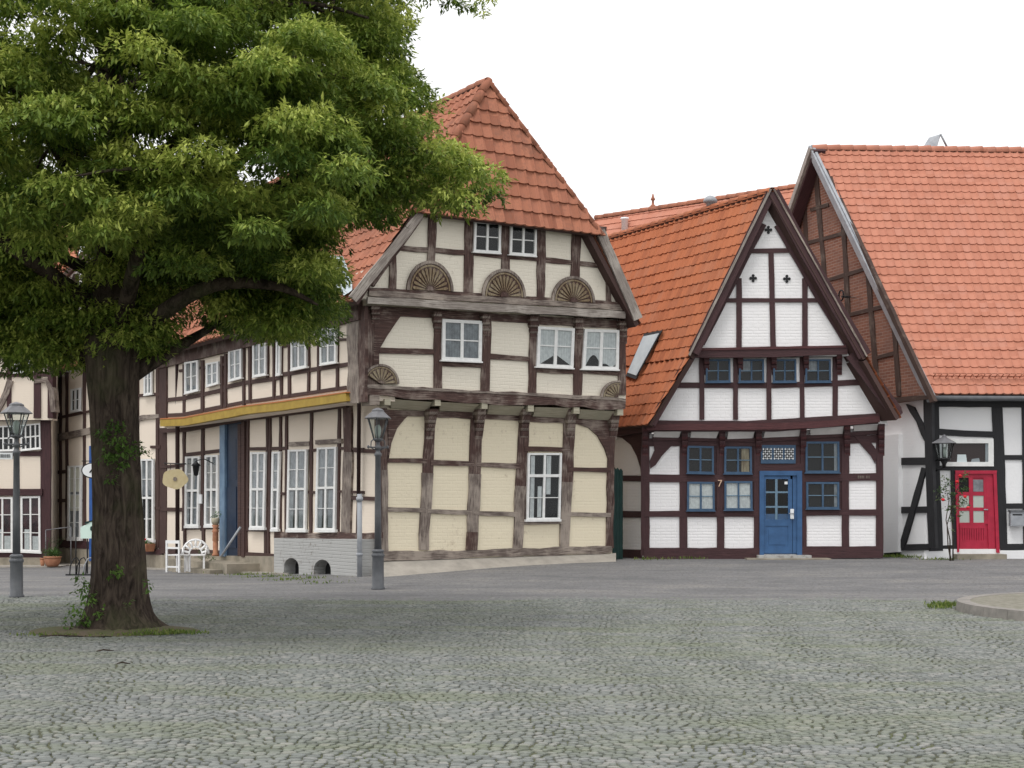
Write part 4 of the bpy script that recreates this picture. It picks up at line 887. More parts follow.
FC.window(HC, pl(C1,(735,322),(776,318),(776,480),(734,487)), 2, (0,.5,1), 0, 1.6, .7, 1.6, curtain=cg((.1,.9,.04,.96)))
FC.window(HC, pl(C1,(358,458),(410,448),(408,565),(357,575)), 2, (0,.5,1), 0, 1.6, .7, 1.6); FC.window(HC, pl(C1,(462,420),(492,414),(492,548),(462,556)), 1, (0,.5,1), 0, 1.6, .7, 1.6)
FC.window(HC, pl(C2,(715,98),(785,96),(784,512),(715,512)), 2, (0,.25,.48,.74,1), 0, 1.8, .7, 1.7, transom=.48, curtain=cg((.08,.92,.03,.45)))
FC.window(HC, pl(C2,(346,132),(416,130),(412,505),(343,505)), 2, (0,.18,.40,.58,.78,1), 0, 1.8, .7, 1.7, back='curtaingrey', curtain=('cream_lt',[(.06,.94,.4,.62),(.06,.94,.03,.36)]), label='tall window with yellowish blinds')
mb = MB(); FC.poly(mb, [(89,446),(104,444),(104,562),(89,561)], 'bluebright', .08, .1); FC.poly(mb, [(94,452),(103,451),(103,558),(94,557)], 'bluedeep', .10, .03); mb.build('door', HC, FC.frame)['label'] = 'bright blue doorway, mostly behind the trunk'
c1 = FC.world(162,345,.45); c2 = FC.world(52,372,.45); zc = (c1.z+c2.z)/2; c1.z = c2.z = zc; inn = FC.inn
tiles('roof', [c1+FC.d*.0, c2-FC.d*3, c2-FC.d*3+inn*4.2+Z*5.2, c1+inn*4.2+Z*5.2], 'tile_l', HC, .23, .32, .03, .03, fine=4)
# shop house, far left, with cross gable
s0 = Wp(49,563,48.4); FD = Facade((s0.x,s0.y), (1,-.04), -.34)
HD = thing('timber_house', 'half-timbered shop house with white infill and wide display windows at the left edge', 'house', FD.frame)
D1 = .3; M['shopback'] = noisy('dim shop display', (.10,.045,.05), (.03,.02,.025), 3, .9)
mb = MB(); FD.poly(mb, [(-90,418),(50,418),(50,560),(-90,560)], 'pink', 0, .25); FD.poly(mb, [(-90,557.5),(50,557.5),(50,575),(-90,575)], 'stone', .05, .28); FD.poly(mb, [(-90,345),(52,345),(52,420),(-90,420)], 'pink', D1, D1+.2); mb.build('wall', HD, FD.frame)
mb = MB(); B = lambda pts, w_, m='wood_b', off=.03, **k: FD.beam(mb, pts, w_, m, off, **{'jit': .3, **k})
B([(45.5,415),(45.5,558)], 10, off=.05); B([(-90,453.5),(42,453.5)], 4.6); B([(-90,492.5),(42,492)], 6.5, off=.12); B([(-90,556),(45,556)], 6); B([(16.5,420),(16.5,556)], 5); B([(-16,420),(-16,556)], 6); B([(-90,416),(50,416)], 9, off=.25)
B([(-50,420),(-50,556)], 6); U = D1+.03
B([(9,350),(9,418)], 4.5, off=U); B([(-90,374.5),(52,374.5)], 4, off=U); B([(37,350),(37,418)], 7, off=U+.02); B([(50,350),(50,418)], 5, off=U+.02); B([(34,381),(46,380),(51,390),(53,412)], 5, 'wood_worn', U+.05); B([(10,380),(6,392),(1,404),(-4,412)], 6, 'wood_worn', U+.03); B([(-30,350),(-30,418)], 5, off=U)
mb.build('timber_frame', HD, FD.frame)
for qd, lab in (([(20.5,496.5),(40,496),(40.5,552),(20.5,551)],'white display window right of the lamp post'),([(-8,497),(12.5,497),(12.5,551),(-8,551)],None),([(-44,497),(-22,497),(-22,551),(-44,551)],None)):
    FD.window(HD, qd, 2, (0,.33,.66,1), 0, 1.9, .8, 1.7, curtain=('curtain',[(.2,.45,.6,.96),(.6,.9,.72,.96)]), back='shopback', label=lab) if 'shopback' in M else None
for qd in ([(20.5,425),(40,423),(40.5,448.5),(20.5,450.5)],[(-8,426),(14,425.5),(14,450.5),(-8,451)]): FD.window(HD, qd, 4, (0,.5,1), 0, 1.4, 1.3, 1.3)
FD.window(HD, pl(C1,(62,285),(152,275),(152,368),(62,374)), 4, (0,.5,1), D1, 1.5, 1.2, 1.2); FD.window(HD, [(-26,355),(-4,355),(-4,373),(-26,373)], 4, (0,.5,1), D1, 1.5, 1.2, 1.2)
FD2 = Facade((s0.x+.02,s0.y), (.45,-.893), -.17)    # return wall towards the neighbour
rt = Facade((s0.x+.02,s0.y), (-.5,.866), -.17)
mb = MB(); a = FD.frame @ Vector((.02,.02,0)); b = FC.world(58,560)
dd = (b-a); dd.z = 0
mb.prism([a+Z*-.6, Vector((b.x,b.y,a.z-.6)), Vector((b.x,b.y,6.2)), Vector((a.x,a.y,6.2))], [p-Vector((.25,0,0)) for p in (a+Z*-.6, Vector((b.x,b.y,a.z-.6)), Vector((b.x,b.y,6.2)), Vector((a.x,a.y,6.2)))], 'pink'); mb.build('wall', HD, Matrix.Identity(4))
r0 = FD.world(52,347,.55); r1 = FD.world(-110,347,.55); r1.z = r0.z
tiles('roof', [r0, r1, r1+Vector((0,4.6,6)), r0+Vector((0,4.6,6))], 'tile_l', HD, .23, .32, .03, .03, fine=4)
# cross gable rising from the eaves of the middle house
mb = MB(); FC.poly(mb, [(62,372),(60,280),(101,238),(142,276),(140,352)], 'whiteg', .25, .3); mb.build('gable_wall', HC, FC.frame)
mb = MB(); BG = lambda a, b, w_, m='wood_b', off=.29: FC.beam(mb, [a, b], w_, m, off, .1, jit=.2)
BG((72,269),(132,267),4); BG((98,242),(98,350),4.2); BG((83,268),(83,362),3.4); BG((60,300),(142,294),4); mb.build('timber_frame', HC, FC.frame)
for a, b in (((55,283),(102,235)),((100,235),(148,280))): mb = MB(); FC.beam(mb, [a, b], 4.6, 'wood_worn', .5, .06, jit=.2); mb.build('barge_board', HC, FC.frame)
mb = MB(); FC.poly(mb, [(66,285),(72,271.5),(81.5,271.5),(81.5,286)], 'winwhite', .33, .06); FC.poly(mb, [(69,283.5),(73.5,274),(79,274),(79,284)], 'darkbrown', .34, .01); mb.build('window', HC, FC.frame)
rg = FC.world(101,234,.5); re_ = FC.world(20,318,.5); re2 = FC.world(180,312,.5); re2.z = re_.z; bkv = FC.inn*7
for e_ in (re_, re2): tiles('roof', [e_, rg, rg+bkv, e_+bkv], 'tile_l', HC, .23, .32, .03, .03, fine=4)
# ======================= orange roof behind =======================
h0 = Wp(596,218,54); h1 = Wp(800,186,49.0); h1.z = h1.z
HF = thing('background_house', 'long tiled ridge of a house behind, with a small finial and a white flue', 'house', T(*((h0+h1)/2).to_tuple()[:2], 0))
dv = (h1-h0); back = Vector((dv.y, -dv.x, 0)).normalized()
if back.y > 0: back = -back
hz = Vector((dv.x, dv.y, 0)); l0 = h0+back*4.5-Z*5.6; l1 = h1+back*4.5-Z*5.6
tiles('roof', [l0, l1, h1, h0], 'tile_r', HF, .23, .32, .028, .03, fine=3); caps('ridge_tiles', h0, h1, 'tile_a', HF, .13, .38)
mb = MB(); mb.prism([l0,l1,Vector((l1.x,l1.y,-.2)),Vector((l0.x,l0.y,-.2))], [p-back*.3 for p in (l0,l1,Vector((l1.x,l1.y,-.2)),Vector((l0.x,l0.y,-.2)))], 'whiteg')
mb.prism([h1, h1+back*4.4-Z*5.6, Vector(((h1+back*4.4).x,(h1+back*4.4).y,0)), Vector(((h1-back*4.4).x,(h1-back*4.4).y,0)), h1-back*4.4-Z*5.6], [p-hz.normalized()*.3 for p in (h1, h1+back*4.4-Z*5.6, Vector(((h1+back*4.4).x,(h1+back*4.4).y,0)), Vector(((h1-back*4.4).x,(h1-back*4.4).y,0)), h1-back*4.4-Z*5.6)], 'whiteg')
mb.build('wall', HF, Matrix.Identity(4))
p = h0.lerp(h1, (657-596)/204); mb = MB(); mb.lathe([(.10,0),(.10,.12),(.05,.16),(.04,.3),(.09,.34),(.05,.42),(.02,.55)], 'tile_a', 10, tuple(p)); mb.build('finial', HF, Matrix.Identity(4))
p = h0.lerp(h1, .20)+back*.6-Z*.8; mb = MB(); mb.lathe([(.12,-.3),(.12,.42),(.15,.43),(.15,.5)], 'signwhite', 12, tuple(p)); mb.build('flue', HF, Matrix.Identity(4))

# ======================= pavement wedge in front of the gable =======================
mp_ = noisy('pale pavement setts', (.36,.33,.29), (.27,.25,.22), 3, .9, .5, .02)
mb = MB(); M['pave'] = mp_; n = 12; top = []; mid = []; bot = []
for i in range(n+1):
    px = 378+(616-378)*i/n; pt = 560.5+(553-560.5)*i/n; pb = 578.5+(561.5-578.5)*(i/n)**.8
    a = FA.world(px, pt, -.02); b = FA.world(px, pb, .55); top.append(a); bot.append(b)
a_ = mb.add(top); b_ = mb.add(bot); c_i = mb.add([p-Z*.3 for p in bot])
for i in range(n): mb.face([a_+i,a_+i+1,b_+i+1,b_+i],'pave'); mb.face([b_+i,b_+i+1,c_i+i+1,c_i+i],'pave')
o = mb.build('pavement'); o['kind'] = 'structure'
# pavement along left houses
xs_ = []; mb = MB(); pth = [FD.world(-90,566,0), FD.world(49,566,0), FC.world(60,567,0), FC.world(150,570,0), FL.world(200,570,0), FL.world(275,578,0)]
N1 = []; N2 = []
for p in pth: q = Vector((p.x*.97+.5, p.y-2.2, 0)); N1.append(Vector((p.x,p.y,gz(p.x,p.y)+.05))); N2.append(Vector((q.x,q.y,gz(q.x,q.y)+.05)))
a_ = mb.add(N1); b_ = mb.add(N2); c_i = mb.add([p-Z*.25 for p in N2])
for i in range(len(pth)-1): mb.face([a_+i,a_+i+1,b_+i+1,b_+i],'pave'); mb.face([b_+i,b_+i+1,c_i+i+1,c_i+i],'pave')
o = mb.build('pavement'); o['kind'] = 'structure'

# ======================= kerb island =======================
cc = Vector((10.35,21.95,0)); RI = 3.5; zt = gz(8,22)+.15
mb = MB(); M['kerb'] = noisy('kerb stone', (.27,.25,.23), (.19,.18,.165), 5, .85, .3); M['kerbj'] = mat('pale joint mortar', (.45,.44,.42), .9); M['isl'] = noisy('island paving', (.24,.225,.19), (.15,.145,.11), 9, .9, .8)
for k in range(36):
    t0 = 2*math.pi*(k+.0)/36; t1 = 2*math.pi*(k+.985)/36
    def kp(t, r_, z): return (r_*math.cos(t), r_*math.sin(t), z)
    n_ = 3; ts = [t0+(t1-t0)*i/n_ for i in range(n_+1)]
    for i in range(n_):
        mb.prism([kp(ts[i],RI-.22,0),kp(ts[i],RI,0),kp(ts[i],RI-.02,zt),kp(ts[i],RI-.22,zt)], [kp(ts[i+1],RI-.22,0),kp(ts[i+1],RI,0),kp(ts[i+1],RI-.02,zt),kp(ts[i+1],RI-.22,zt)], 'kerb')
ki = mb.build('kerb_island', None, T(cc.x,cc.y,0)); ki['kind'] = 'structure'
mb = MB(); mb.lathe([(RI-.035,0),(RI-.04,zt-.012)], 'kerbj', 108); o = mb.build('kerb_joints', None, T(cc.x,cc.y,0)); o['kind'] = 'structure'
mb = MB(); mb.lathe([(RI-.21,0),(RI-.22,zt-.004)], 'isl', 72); o = mb.build('island_paving', None, T(cc.x,cc.y,0)); o['kind'] = 'structure'

# ======================= cobblestones =======================
def cobbles():
    PW, RH = 1.25, .085          # fan width, course height
    S = []
    rr = np.random.default_rng(3)
    y = 7.6
    nrow = int((26.4-7.6)/RH)
    for r_ in range(nrow):
        yb_ = 7.6 + r_*RH
        x = -.36*yb_-3.2 + rr.uniform(0, .1); xe = .36*yb_+3.2
        while x < xe:
            wst = rr.uniform(.065, .120); xc = x+wst/2
            ph = (xc + .35*math.sin(yb_*.5)) % PW / PW; bow = .36*(math.sin(math.pi*ph))+.03*math.sin(x*2.3+yb_) 
            sl_ = .36*math.pi/PW*math.cos(math.pi*ph)
            S.append((xc, yb_+bow+rr.normal(0,.006), wst*math.cos(math.atan(sl_))*1.0+.0, RH, math.atan(sl_)))
            x += wst*math.cos(math.atan(sl_))
    S = np.array(S)
    keep = np.ones(len(S), bool)
    # not on soil round the tree, island, road
    keep &= ((S[:,0]+5.15)**2*.55+(S[:,1]-18.7)**2) > .52
    keep &= ((S[:,0]-cc.x)**2+(S[:,1]-cc.y)**2) > (RI+.03)**2
    re = 24.9 + .5*np.sin(S[:,0]*.35) - .10*(S[:,0]-2) + .25*np.sin(S[:,0]*1.3); keep &= S[:,1] < re+.05+np.abs(rr.normal(0,.45,len(S)))*(rr.random(len(S)) < .8)
    S = S[keep]; n = len(S)
    hw = S[:,2]/2-.004; hd = S[:,3]*np.cos(S[:,4])/2-.004+rr.uniform(-.004,.002,n); hw += rr.uniform(-.006,.003,n)
    hgt = .015+rr.uniform(-.003,.004,n)
    tx = rr.normal(0,.035,n); ty = rr.normal(0,.035,n)
    g8 = np.array([(-1,-.6),(-.6,-1),(.6,-1),(1,-.6),(1,.6),(.6,1),(-.6,1),(-1,.6)])
    rings = [(1.0, -.02), (.99, .62), (.86, .95), (.0, 1.0)]
    V = []
    ca, sa = np.cos(S[:,4]), np.sin(S[:,4])
    zb = np.array([gz(a, b) for a, b in S[:,:2]])
    for k, (sc, hz_) in enumerate(rings):
        pts = g8*sc if sc > 0 else np.array([(0,0)])
        jx = rr.uniform(.88,1.06,(n,len(pts)))
        lx = pts[None,:,0]*hw[:,None]*jx; ly = pts[None,:,1]*hd[:,None]*jx
        wx = S[:,0,None]+lx*ca[:,None]-ly*sa[:,None]; wy = S[:,1,None]+lx*sa[:,None]+ly*ca[:,None]
        wz = zb[:,None] + hgt[:,None]*hz_ + (lx*tx[:,None]+ly*ty[:,None])*(1 if hz_ > 0 else 0)
        V.append(np.stack([wx,wy,wz],2))
    V = np.concatenate(V, 1); m_ = V.shape[1]
    F4 = []; base = np.arange(n)*m_
    for k in range(2):
        for i in range(8):
            j = (i+1) % 8; F4.append(np.stack([base+k*8+i, base+k*8+j, base+(k+1)*8+j, base+(k+1)*8+i],1))
    F3 = [np.stack([base+16+i, base+16+(i+1)%8, base+24],1) for i in range(8)]
    F4 = np.concatenate(F4); F3 = np.concatenate(F3)
    me = bpy.data.meshes.new('cobblestone_paving'); V = V.reshape(-1,3)
    me.vertices.add(len(V)); me.vertices.foreach_set('co', V.ravel())
    li = np.concatenate([F4.ravel(), F3.ravel()]); me.loops.add(len(li)); me.loops.foreach_set('vertex_index', li)
    st = np.concatenate([np.arange(len(F4))*4, len(F4)*4+np.arange(len(F3))*3]); me.polygons.add(len(st)); me.polygons.foreach_set('loop_start', st)
    me.polygons.foreach_set('use_smooth', np.ones(len(st), bool))
    me.update(calc_edges=True)
    at = me.attributes.new('tone', 'FLOAT', 'POINT'); at.data.foreach_set('value', np.repeat(rr.random(n), m_))
    me.materials.append(M['cob']); o = bpy.data.objects.new('cobblestone_paving', me); COL.objects.link(o); o['kind'] = 'structure'
    print('stones', n)
mc = mat('grey cobble', (.2,.2,.19), .8, spec=.25); q = N(mc); ob = q.coord('Object'); at = q.n('Attribute', attribute_name='tone')
c = q.ramp(at.outputs['Fac'], [(0,(.135,.145,.138)),(.3,(.19,.203,.192)),(.7,(.215,.226,.212)),(1,(.28,.278,.26))])
big = q.noise(ob, .55, 6, .65); c = q.mix(q.ramp(q.noise(q.coord('Object',(.35,1.6,1)), .8, 6, .7),[(.44,(0,0,0)),(.62,(.48,.48,.48))]), c, (.155,.18,.085))
b2 = q.noise(ob, .23, 3); c = q.mix(q.ramp(b2,[(.4,(0,0,0)),(.7,(.35,.35,.35))]), c, (.19,.19,.205))
sm = q.noise(ob, 45, 4, .6); c = q.mix(q.ramp(sm,[(.35,(.35,.35,.35)),(.6,(0,0,0))]), c, (.10,.10,.095)); q.color(c); q.bump(sm, .4, .004)
M['cob'] = mc
cobbles()

# ======================= foliage helper =======================
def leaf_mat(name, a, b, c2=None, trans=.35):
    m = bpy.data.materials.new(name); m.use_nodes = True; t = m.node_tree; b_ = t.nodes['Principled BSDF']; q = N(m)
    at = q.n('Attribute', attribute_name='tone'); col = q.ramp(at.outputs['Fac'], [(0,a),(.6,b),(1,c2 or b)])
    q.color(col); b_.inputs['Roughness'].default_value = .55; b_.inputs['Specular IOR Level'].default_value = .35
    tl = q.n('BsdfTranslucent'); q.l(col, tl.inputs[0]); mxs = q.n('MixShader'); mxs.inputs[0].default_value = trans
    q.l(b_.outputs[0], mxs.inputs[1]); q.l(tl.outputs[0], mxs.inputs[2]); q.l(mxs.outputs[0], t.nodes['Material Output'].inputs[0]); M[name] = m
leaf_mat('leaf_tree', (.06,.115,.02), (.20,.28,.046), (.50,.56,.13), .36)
leaf_mat('leaf_shoot', (.05,.10,.02), (.09,.17,.03), (.14,.24,.05))
leaf_mat('leaf_rose', (.04,.08,.03), (.08,.14,.045), (.16,.20,.10))
leaf_mat('leaf_grass', (.07,.12,.02), (.13,.19,.035), (.22,.24,.07))
leaf_mat('leaf_pot', (.03,.08,.015), (.06,.14,.03), (.10,.2,.05))
def leaves_mesh(P, D, Nn, L, Wd, tone, m, name, fold=.25):
    """P base points, D tip directions, Nn up hints; folded lance-shaped leaves"""
    n = len(P); S = np.cross(D, Nn); S /= (np.linalg.norm(S,axis=1,keepdims=True)+1e-9); U = np.cross(S, D)
    L = L[:,None]; Wd = Wd[:,None]
    mid = P + D*L*.45; tip = P + D*L - U*L*.12
    a = mid + S*Wd*.5 - U*Wd*fold; b = mid - S*Wd*.5 - U*Wd*fold
    V = np.stack([P, a, tip, b, ], 1).reshape(-1,3); base = np.arange(n)*4
    F = np.concatenate([np.stack([base,base+1,base+2],1), np.stack([base,base+2,base+3],1)])
    me = bpy.data.meshes.new(name); me.vertices.add(len(V)); me.vertices.foreach_set('co', V.ravel()); me.loops.add(F.size); me.loops.foreach_set('vertex_index', F.ravel())
    me.polygons.add(len(F)); me.polygons.foreach_set('loop_start', np.arange(len(F))*3); me.update(calc_edges=True)
    at = me.attributes.new('tone','FLOAT','POINT'); at.data.foreach_set('value', np.repeat(tone,4)); me.materials.append(M[m]); return me
def norm(a): return a/(np.linalg.norm(a,axis=-1,keepdims=True)+1e-9)
def clump(centers, radii, nodes, per, L, W_, m, name, parent, frame=None, droop=.7, r_=None, flat=.45, label=None):
    """leafy sprays: each node on a flattened dome carries a whorl of drooping leaves"""
    r_ = r_ or rng; Ps = []; Ds = []; Us = []; Ls = []; Ws = []; Ts = []
    for (c, rad, tone) in zip(centers, radii, [None]*len(centers)):
        k = max(3, int(nodes*(rad/.6)**2)); base_t = r_.beta(2.0, 1.9)
        u = norm(r_.normal(size=(k,3))); rr_ = rad*r_.random((k,1))**.45
        q_ = u*rr_; q_[:,2] = q_[:,2]*flat - (q_[:,0]**2+q_[:,1]**2)/rad*.35
        q_ += np.array(c)
        out = norm(np.stack([u[:,0],u[:,1],np.zeros(k)],1)+r_.normal(0,.3,(k,3))*np.array([1,1,.3]))
        for j in range(per):
            dd = norm(out*.75 + r_.normal(0,.55,(k,3)) + np.array([0,0,-droop])*r_.uniform(.4,1.3,(k,1)))
            Ps.append(q_+r_.normal(0,.018,(k,3))); Ds.append(dd); Us.append(norm(np.array([0,0,1.0])+r_.normal(0,.25,(k,3))))
            Ls.append(L*r_.uniform(.5,1.2,k)); Ws.append(W_*r_.uniform(.75,1.2,k)); Ts.append(np.clip(base_t+r_.normal(0,.14,k)+.30*(u[:,2]>0.15)-.08,0,1))  # upper-side leaves painted lighter, as if lit from above; the rest a bit darker
    me = leaves_mesh(np.concatenate(Ps), np.concatenate(Ds), np.concatenate(Us), np.concatenate(Ls), np.concatenate(Ws), np.concatenate(Ts), m, name)
    o = bpy.data.objects.new(name, me); COL.objects.link(o); place(o, parent, frame if frame is not None else Matrix.Identity(4))
    if label: o['label'] = label
    return o
# ======================= the big tree =======================
TX, TY = -5.13, 18.8
TR = thing('linden_tree', 'large leafy tree with a thick dark trunk standing in the cobbled square', 'tree', T(TX, TY, gz(TX,TY)))
bk_ = mat('bark', (.06,.045,.035), .95, spec=.1); q = N(bk_); v = q.coord('Object', (1,1,.22)); n1 = q.noise(v, 12, 6, .65, 1.2); n2 = q.noise(q.coord('Object'), 1.5, 4)
c = q.ramp(n1, [(.34,(.022,.017,.014)),(.5,(.062,.047,.038)),(.7,(.115,.09,.07))]); c = q.mix(q.ramp(n2,[(.5,(0,0,0)),(.75,(.5,.5,.5))]), c, (.07,.085,.035)); q.color(c); q.bump(n1, 1.0, .05); M['bark'] = bk_
def limb(mb, pts, rad, seg=10, ridges=0, amp=0):
    pts = [Vector(p) for p in pts]
    # smooth
    P = []; R = []
    for i in range(len(pts)-1):
        p0 = pts[max(i-1,0)]; p1 = pts[i]; p2 = pts[i+1]; p3 = pts[min(i+2,len(pts)-1)]
        for k in range(5):
            t = k/5; P.append(.5*((2*p1)+(p2-p0)*t+(2*p0-5*p1+4*p2-p3)*t*t+(-p0+3*p1-3*p2+p3)*t**3)); R.append(rad[i]*(1-t)+rad[i+1]*t)
    P.append(pts[-1]); R.append(rad[-1]); mb.tube(P, R, 'bark', seg)
def gap(c, r_=.3):   # openings of this crown: below the dormer light and over the street roof
    wx, wy, wz = c[0]+TX, c[1]+TY, c[2]; px = CX+wx/wy*FPX; py = HY-(wz-EYE)/wy*FPX
    if px+r_*60 > 347 and py > 212: return True
    if px > 372 and py+r_*50 > 222: return True
    if px+r_*50 > 408 and 15 < py < 62: return True
    if wy < 18.25 and wz < 4.35 and px < 420: return True
    if px > 150 and py+r_*30 > 345: return True
    if py+r_*30 > 378: return True
    if px > 395 and py < 70: return py > 20
    return any(((px-a)/r1)**2+((py-b)/r1)**2 < 1 for a, b, r1 in ((190,314,30),(75,258,34),(98,48,30),(10,116,26),(225,42,16),(322,2,20)))
mb = MB(); SG = 56; rows = []; hts = [0,.04,.1,.18,.28,.4,.55,.75,.95,1.2,1.5,1.8,2.1,2.4,2.7,3.0,3.3,3.6,3.9,4.3,4.8]
rt_ = [(random.uniform(0,6.28), random.uniform(.05,.13)) for _ in range(9)]
for h in hts:
    r0_ = .292 + .20*math.exp(-h/.28) + .05*math.exp(-h/1.0) + (.06*ss((h-2.9)/1.2) if h < 4.2 else .03); cxx = .03*math.sin(h*1.3); cyy = .02*math.cos(h)
    ring = []
    for k in range(SG):
        t = 2*math.pi*k/SG; rr_ = r0_
        for a, am in rt_: rr_ += am*math.exp(-h/.16)*max(0, math.cos(t-a))**8
        rr_ += .014*math.sin(t*11+h*.9)+.010*math.sin(t*17-h*1.7+1)+.006*random.uniform(-1,1)+.02*math.sin(t*3+1+h*.4)
        ring.append((cxx+rr_*math.cos(t), cyy+rr_*math.sin(t), h-.03))
    rows.append(mb.add(ring))
for i in range(len(rows)-1):
    for k in range(SG): l = (k+1) % SG; mb.face([rows[i]+k,rows[i]+l,rows[i+1]+l,rows[i+1]+k],'bark',smooth=True)
mb.build('trunk', TR, WORLD[TR.name])
lm = MB(); rl = np.random.default_rng(21)
limb(lm, [(0,0,3.7),(.05,.05,5.2),(-.1,.15,7),(.05,.1,9),(0,0,11.6)], [.36,.28,.2,.13,.03], 12)
limbs = []
def envelope(z):
    return float(np.interp(z, [2.9,3.4,4.2,5.2,6.5,8,9.5,11,12.3,13], [1.8,2.9,3.9,4.3,4.5,4.3,3.7,2.8,1.6,.3]))
for i in range(34):
    z0 = 3.4+ i*.205; az = i*2.399+.4; R = envelope(min(z0+.9,12.5))*rl.uniform(.85,1.0); zt_ = z0+rl.uniform(.3,1.5)
    d = np.array([math.cos(az), math.sin(az)]); 
    p1 = (d[0]*.15, d[1]*.15, z0-.1); p2 = (d[0]*R*.4, d[1]*R*.4, z0+(zt_-z0)*.75); p3 = (d[0]*R*.72, d[1]*R*.72, zt_+.15); p4 = (d[0]*R*.98, d[1]*R*.98, zt_-.15)
    pp_ = [p1,p2]+[p for p in (p3,p4) if not gap(p, .5)]
    th_ = .13-.003*i; limb(lm, pp_, [th_,th_*.7,th_*.42,.015][:len(pp_)-1]+[.015], 8); limbs.append((p1,p2,p3,p4,R))
# limb that carries the long right-hand lobe
def TL(px, py, Y): p = Wp(px,py,Y); return (p.x-TX, p.y-TY, p.z)
for pts_ in ([(.1,0,4.3),TL(230,215,18.4),TL(330,165,18.2),TL(410,150,18.1),TL(470,165,18.1)],[(.1,0,4.6),TL(250,150,18.8),TL(340,90,19),TL(400,60,19)],[(.1,-.1,3.7),TL(200,290,18),TL(270,285,17.8),TL(318,305,17.8)],[(0,0,8),TL(330,-60,18.8),TL(440,-30,18.8),TL(485,-4,18.8)]):
    n_ = len(pts_); limb(lm, pts_, [.13,.09,.06,.035,.015][:n_-1]+[.012], 8)
pads = []; rp_ = np.random.default_rng(5)
for (p1,p2,p3,p4,R) in limbs:
    A = [np.array(p) for p in (p1,p2,p3,p4)]
    for k in range(22):
        t = rp_.uniform(.28,1.02); s_ = t*3; i = min(2,int(s_)); f = s_-i; c = A[i]*(1-f)+A[i+1]*f if i < 3 else A[3]
        lat = np.array([-A[3][1],A[3][0],0]); lat = lat/np.linalg.norm(lat)
        c = c + lat*rp_.normal(0,.62)*(.5+t*.6) + np.array([0,0,rp_.uniform(-.35,.45)])
        pads.append((c, rp_.uniform(.34,.62)))
        if k % 3 == 0 and not gap(c, .5): limb(lm, [tuple(A[i]*(1-f)+A[i+1]*f), tuple((A[i]*(1-f)+A[i+1]*f+c)/2+np.array([0,0,.08])), tuple(c)], [.03,.02,.008], 5)
for k in range(260):   # shell fill
    z = rp_.uniform(3.2,12.6); az = rp_.uniform(0,6.283); R = envelope(z)*rp_.uniform(.62,1.0); pads.append((np.array([R*math.cos(az),R*math.sin(az),z]), rp_.uniform(.34,.6)))
lobe = [(466,168,.55),(482,190,.32),(440,150,.5),(452,196,.45),(420,185,.5),(405,158,.5),(428,210,.32),(440,214,.28),(380,135,.6),(380,180,.55),(365,205,.5),(345,165,.6),(350,120,.6),(330,200,.6),(410,128,.4),(398,92,.4),(415,96,.25),(425,88,.16),(385,70,.5),(370,40,.55),(385,20,.4),(350,75,.6),(340,35,.6),(362,8,.5),(320,100,.6),(310,150,.6),(330,240,.5),(300,215,.6),(310,262,.55),(330,285,.35),(318,315,.5),(300,300,.6),(338,322,.26),(325,335,.3),(290,340,.35),(262,330,.5),(275,300,.6),(240,340,.42),(222,356,.3),(280,260,.6),(252,290,.6),(345,305,.2),(395,205,.4),(355,215,.35),(205,340,.45)]
for px, py, r_ in lobe:
    for dy in ((-.45,.5) if r_ > .4 else (0,)): pads.append((np.array(TL(px,py,18.2+dy+rp_.uniform(-.25,.25))), r_))
for px, py, r_ in ((455,2,.2),(475,3,.17),(440,-8,.25),(490,-4,.14),(482,12,.10),(420,-20,.35)): pads.append((np.array(TL(px,py,18.8)), r_))
for px, py, r_ in ((140,45,.5),(185,72,.55),(105,92,.5),(60,122,.5),(150,112,.55),(232,98,.5),(290,118,.5),(40,188,.55),(85,190,.55),(130,205,.5),(120,160,.55),(200,150,.5),(300,188,.45),(318,205,.35),(170,25,.5),(262,60,.5),(280,150,.5),(335,138,.45),(20,205,.5),(100,225,.4),(10,60,.5),(50,30,.5),(225,20,.5),(300,30,.45),(-20,140,.6),(-30,60,.6),(240,190,.45),(260,225,.4),(160,180,.4),(345,165,.45)):
    for dy in (0,.8): pads.append((np.array(TL(px,py+dy*6,15.4+dy+rp_.uniform(-.4,.4))), r_*.9))
for k in range(190):   # deep inner foliage round the stem and behind it
    px = rp_.uniform(-60,335); py = rp_.uniform(215,345); pads.append((np.array(TL(px,py,rp_.uniform(18.9,22.3))), rp_.uniform(.35,.6)))
for k in range(110):
    px = rp_.uniform(-20,330); py = rp_.uniform(225,350); pads.append((np.array(TL(px,py,rp_.uniform(18.25,18.9))), rp_.uniform(.3,.5)))
# sprays at the lower left
for px, py, r_ in ((30,330,.6),(60,355,.5),(10,300,.6),(40,300,.6),(95,345,.5),(75,372,.32),(110,360,.4),(45,372,.25),(150,330,.5),(175,345,.35),(5,340,.5),(100,320,.6),(60,325,.6),(150,350,.3)):
    for dy in (-.5,.6): pads.append((np.array(TL(px,py,18.3+dy)), r_))
pads = [p for p in pads if not gap(p[0], p[1])]
fT = WORLD[TR.name]; rT = np.random.default_rng(11)
lm.build('branches', TR, fT)
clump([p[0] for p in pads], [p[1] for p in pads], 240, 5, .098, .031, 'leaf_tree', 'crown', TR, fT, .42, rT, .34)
print('pads', len(pads))
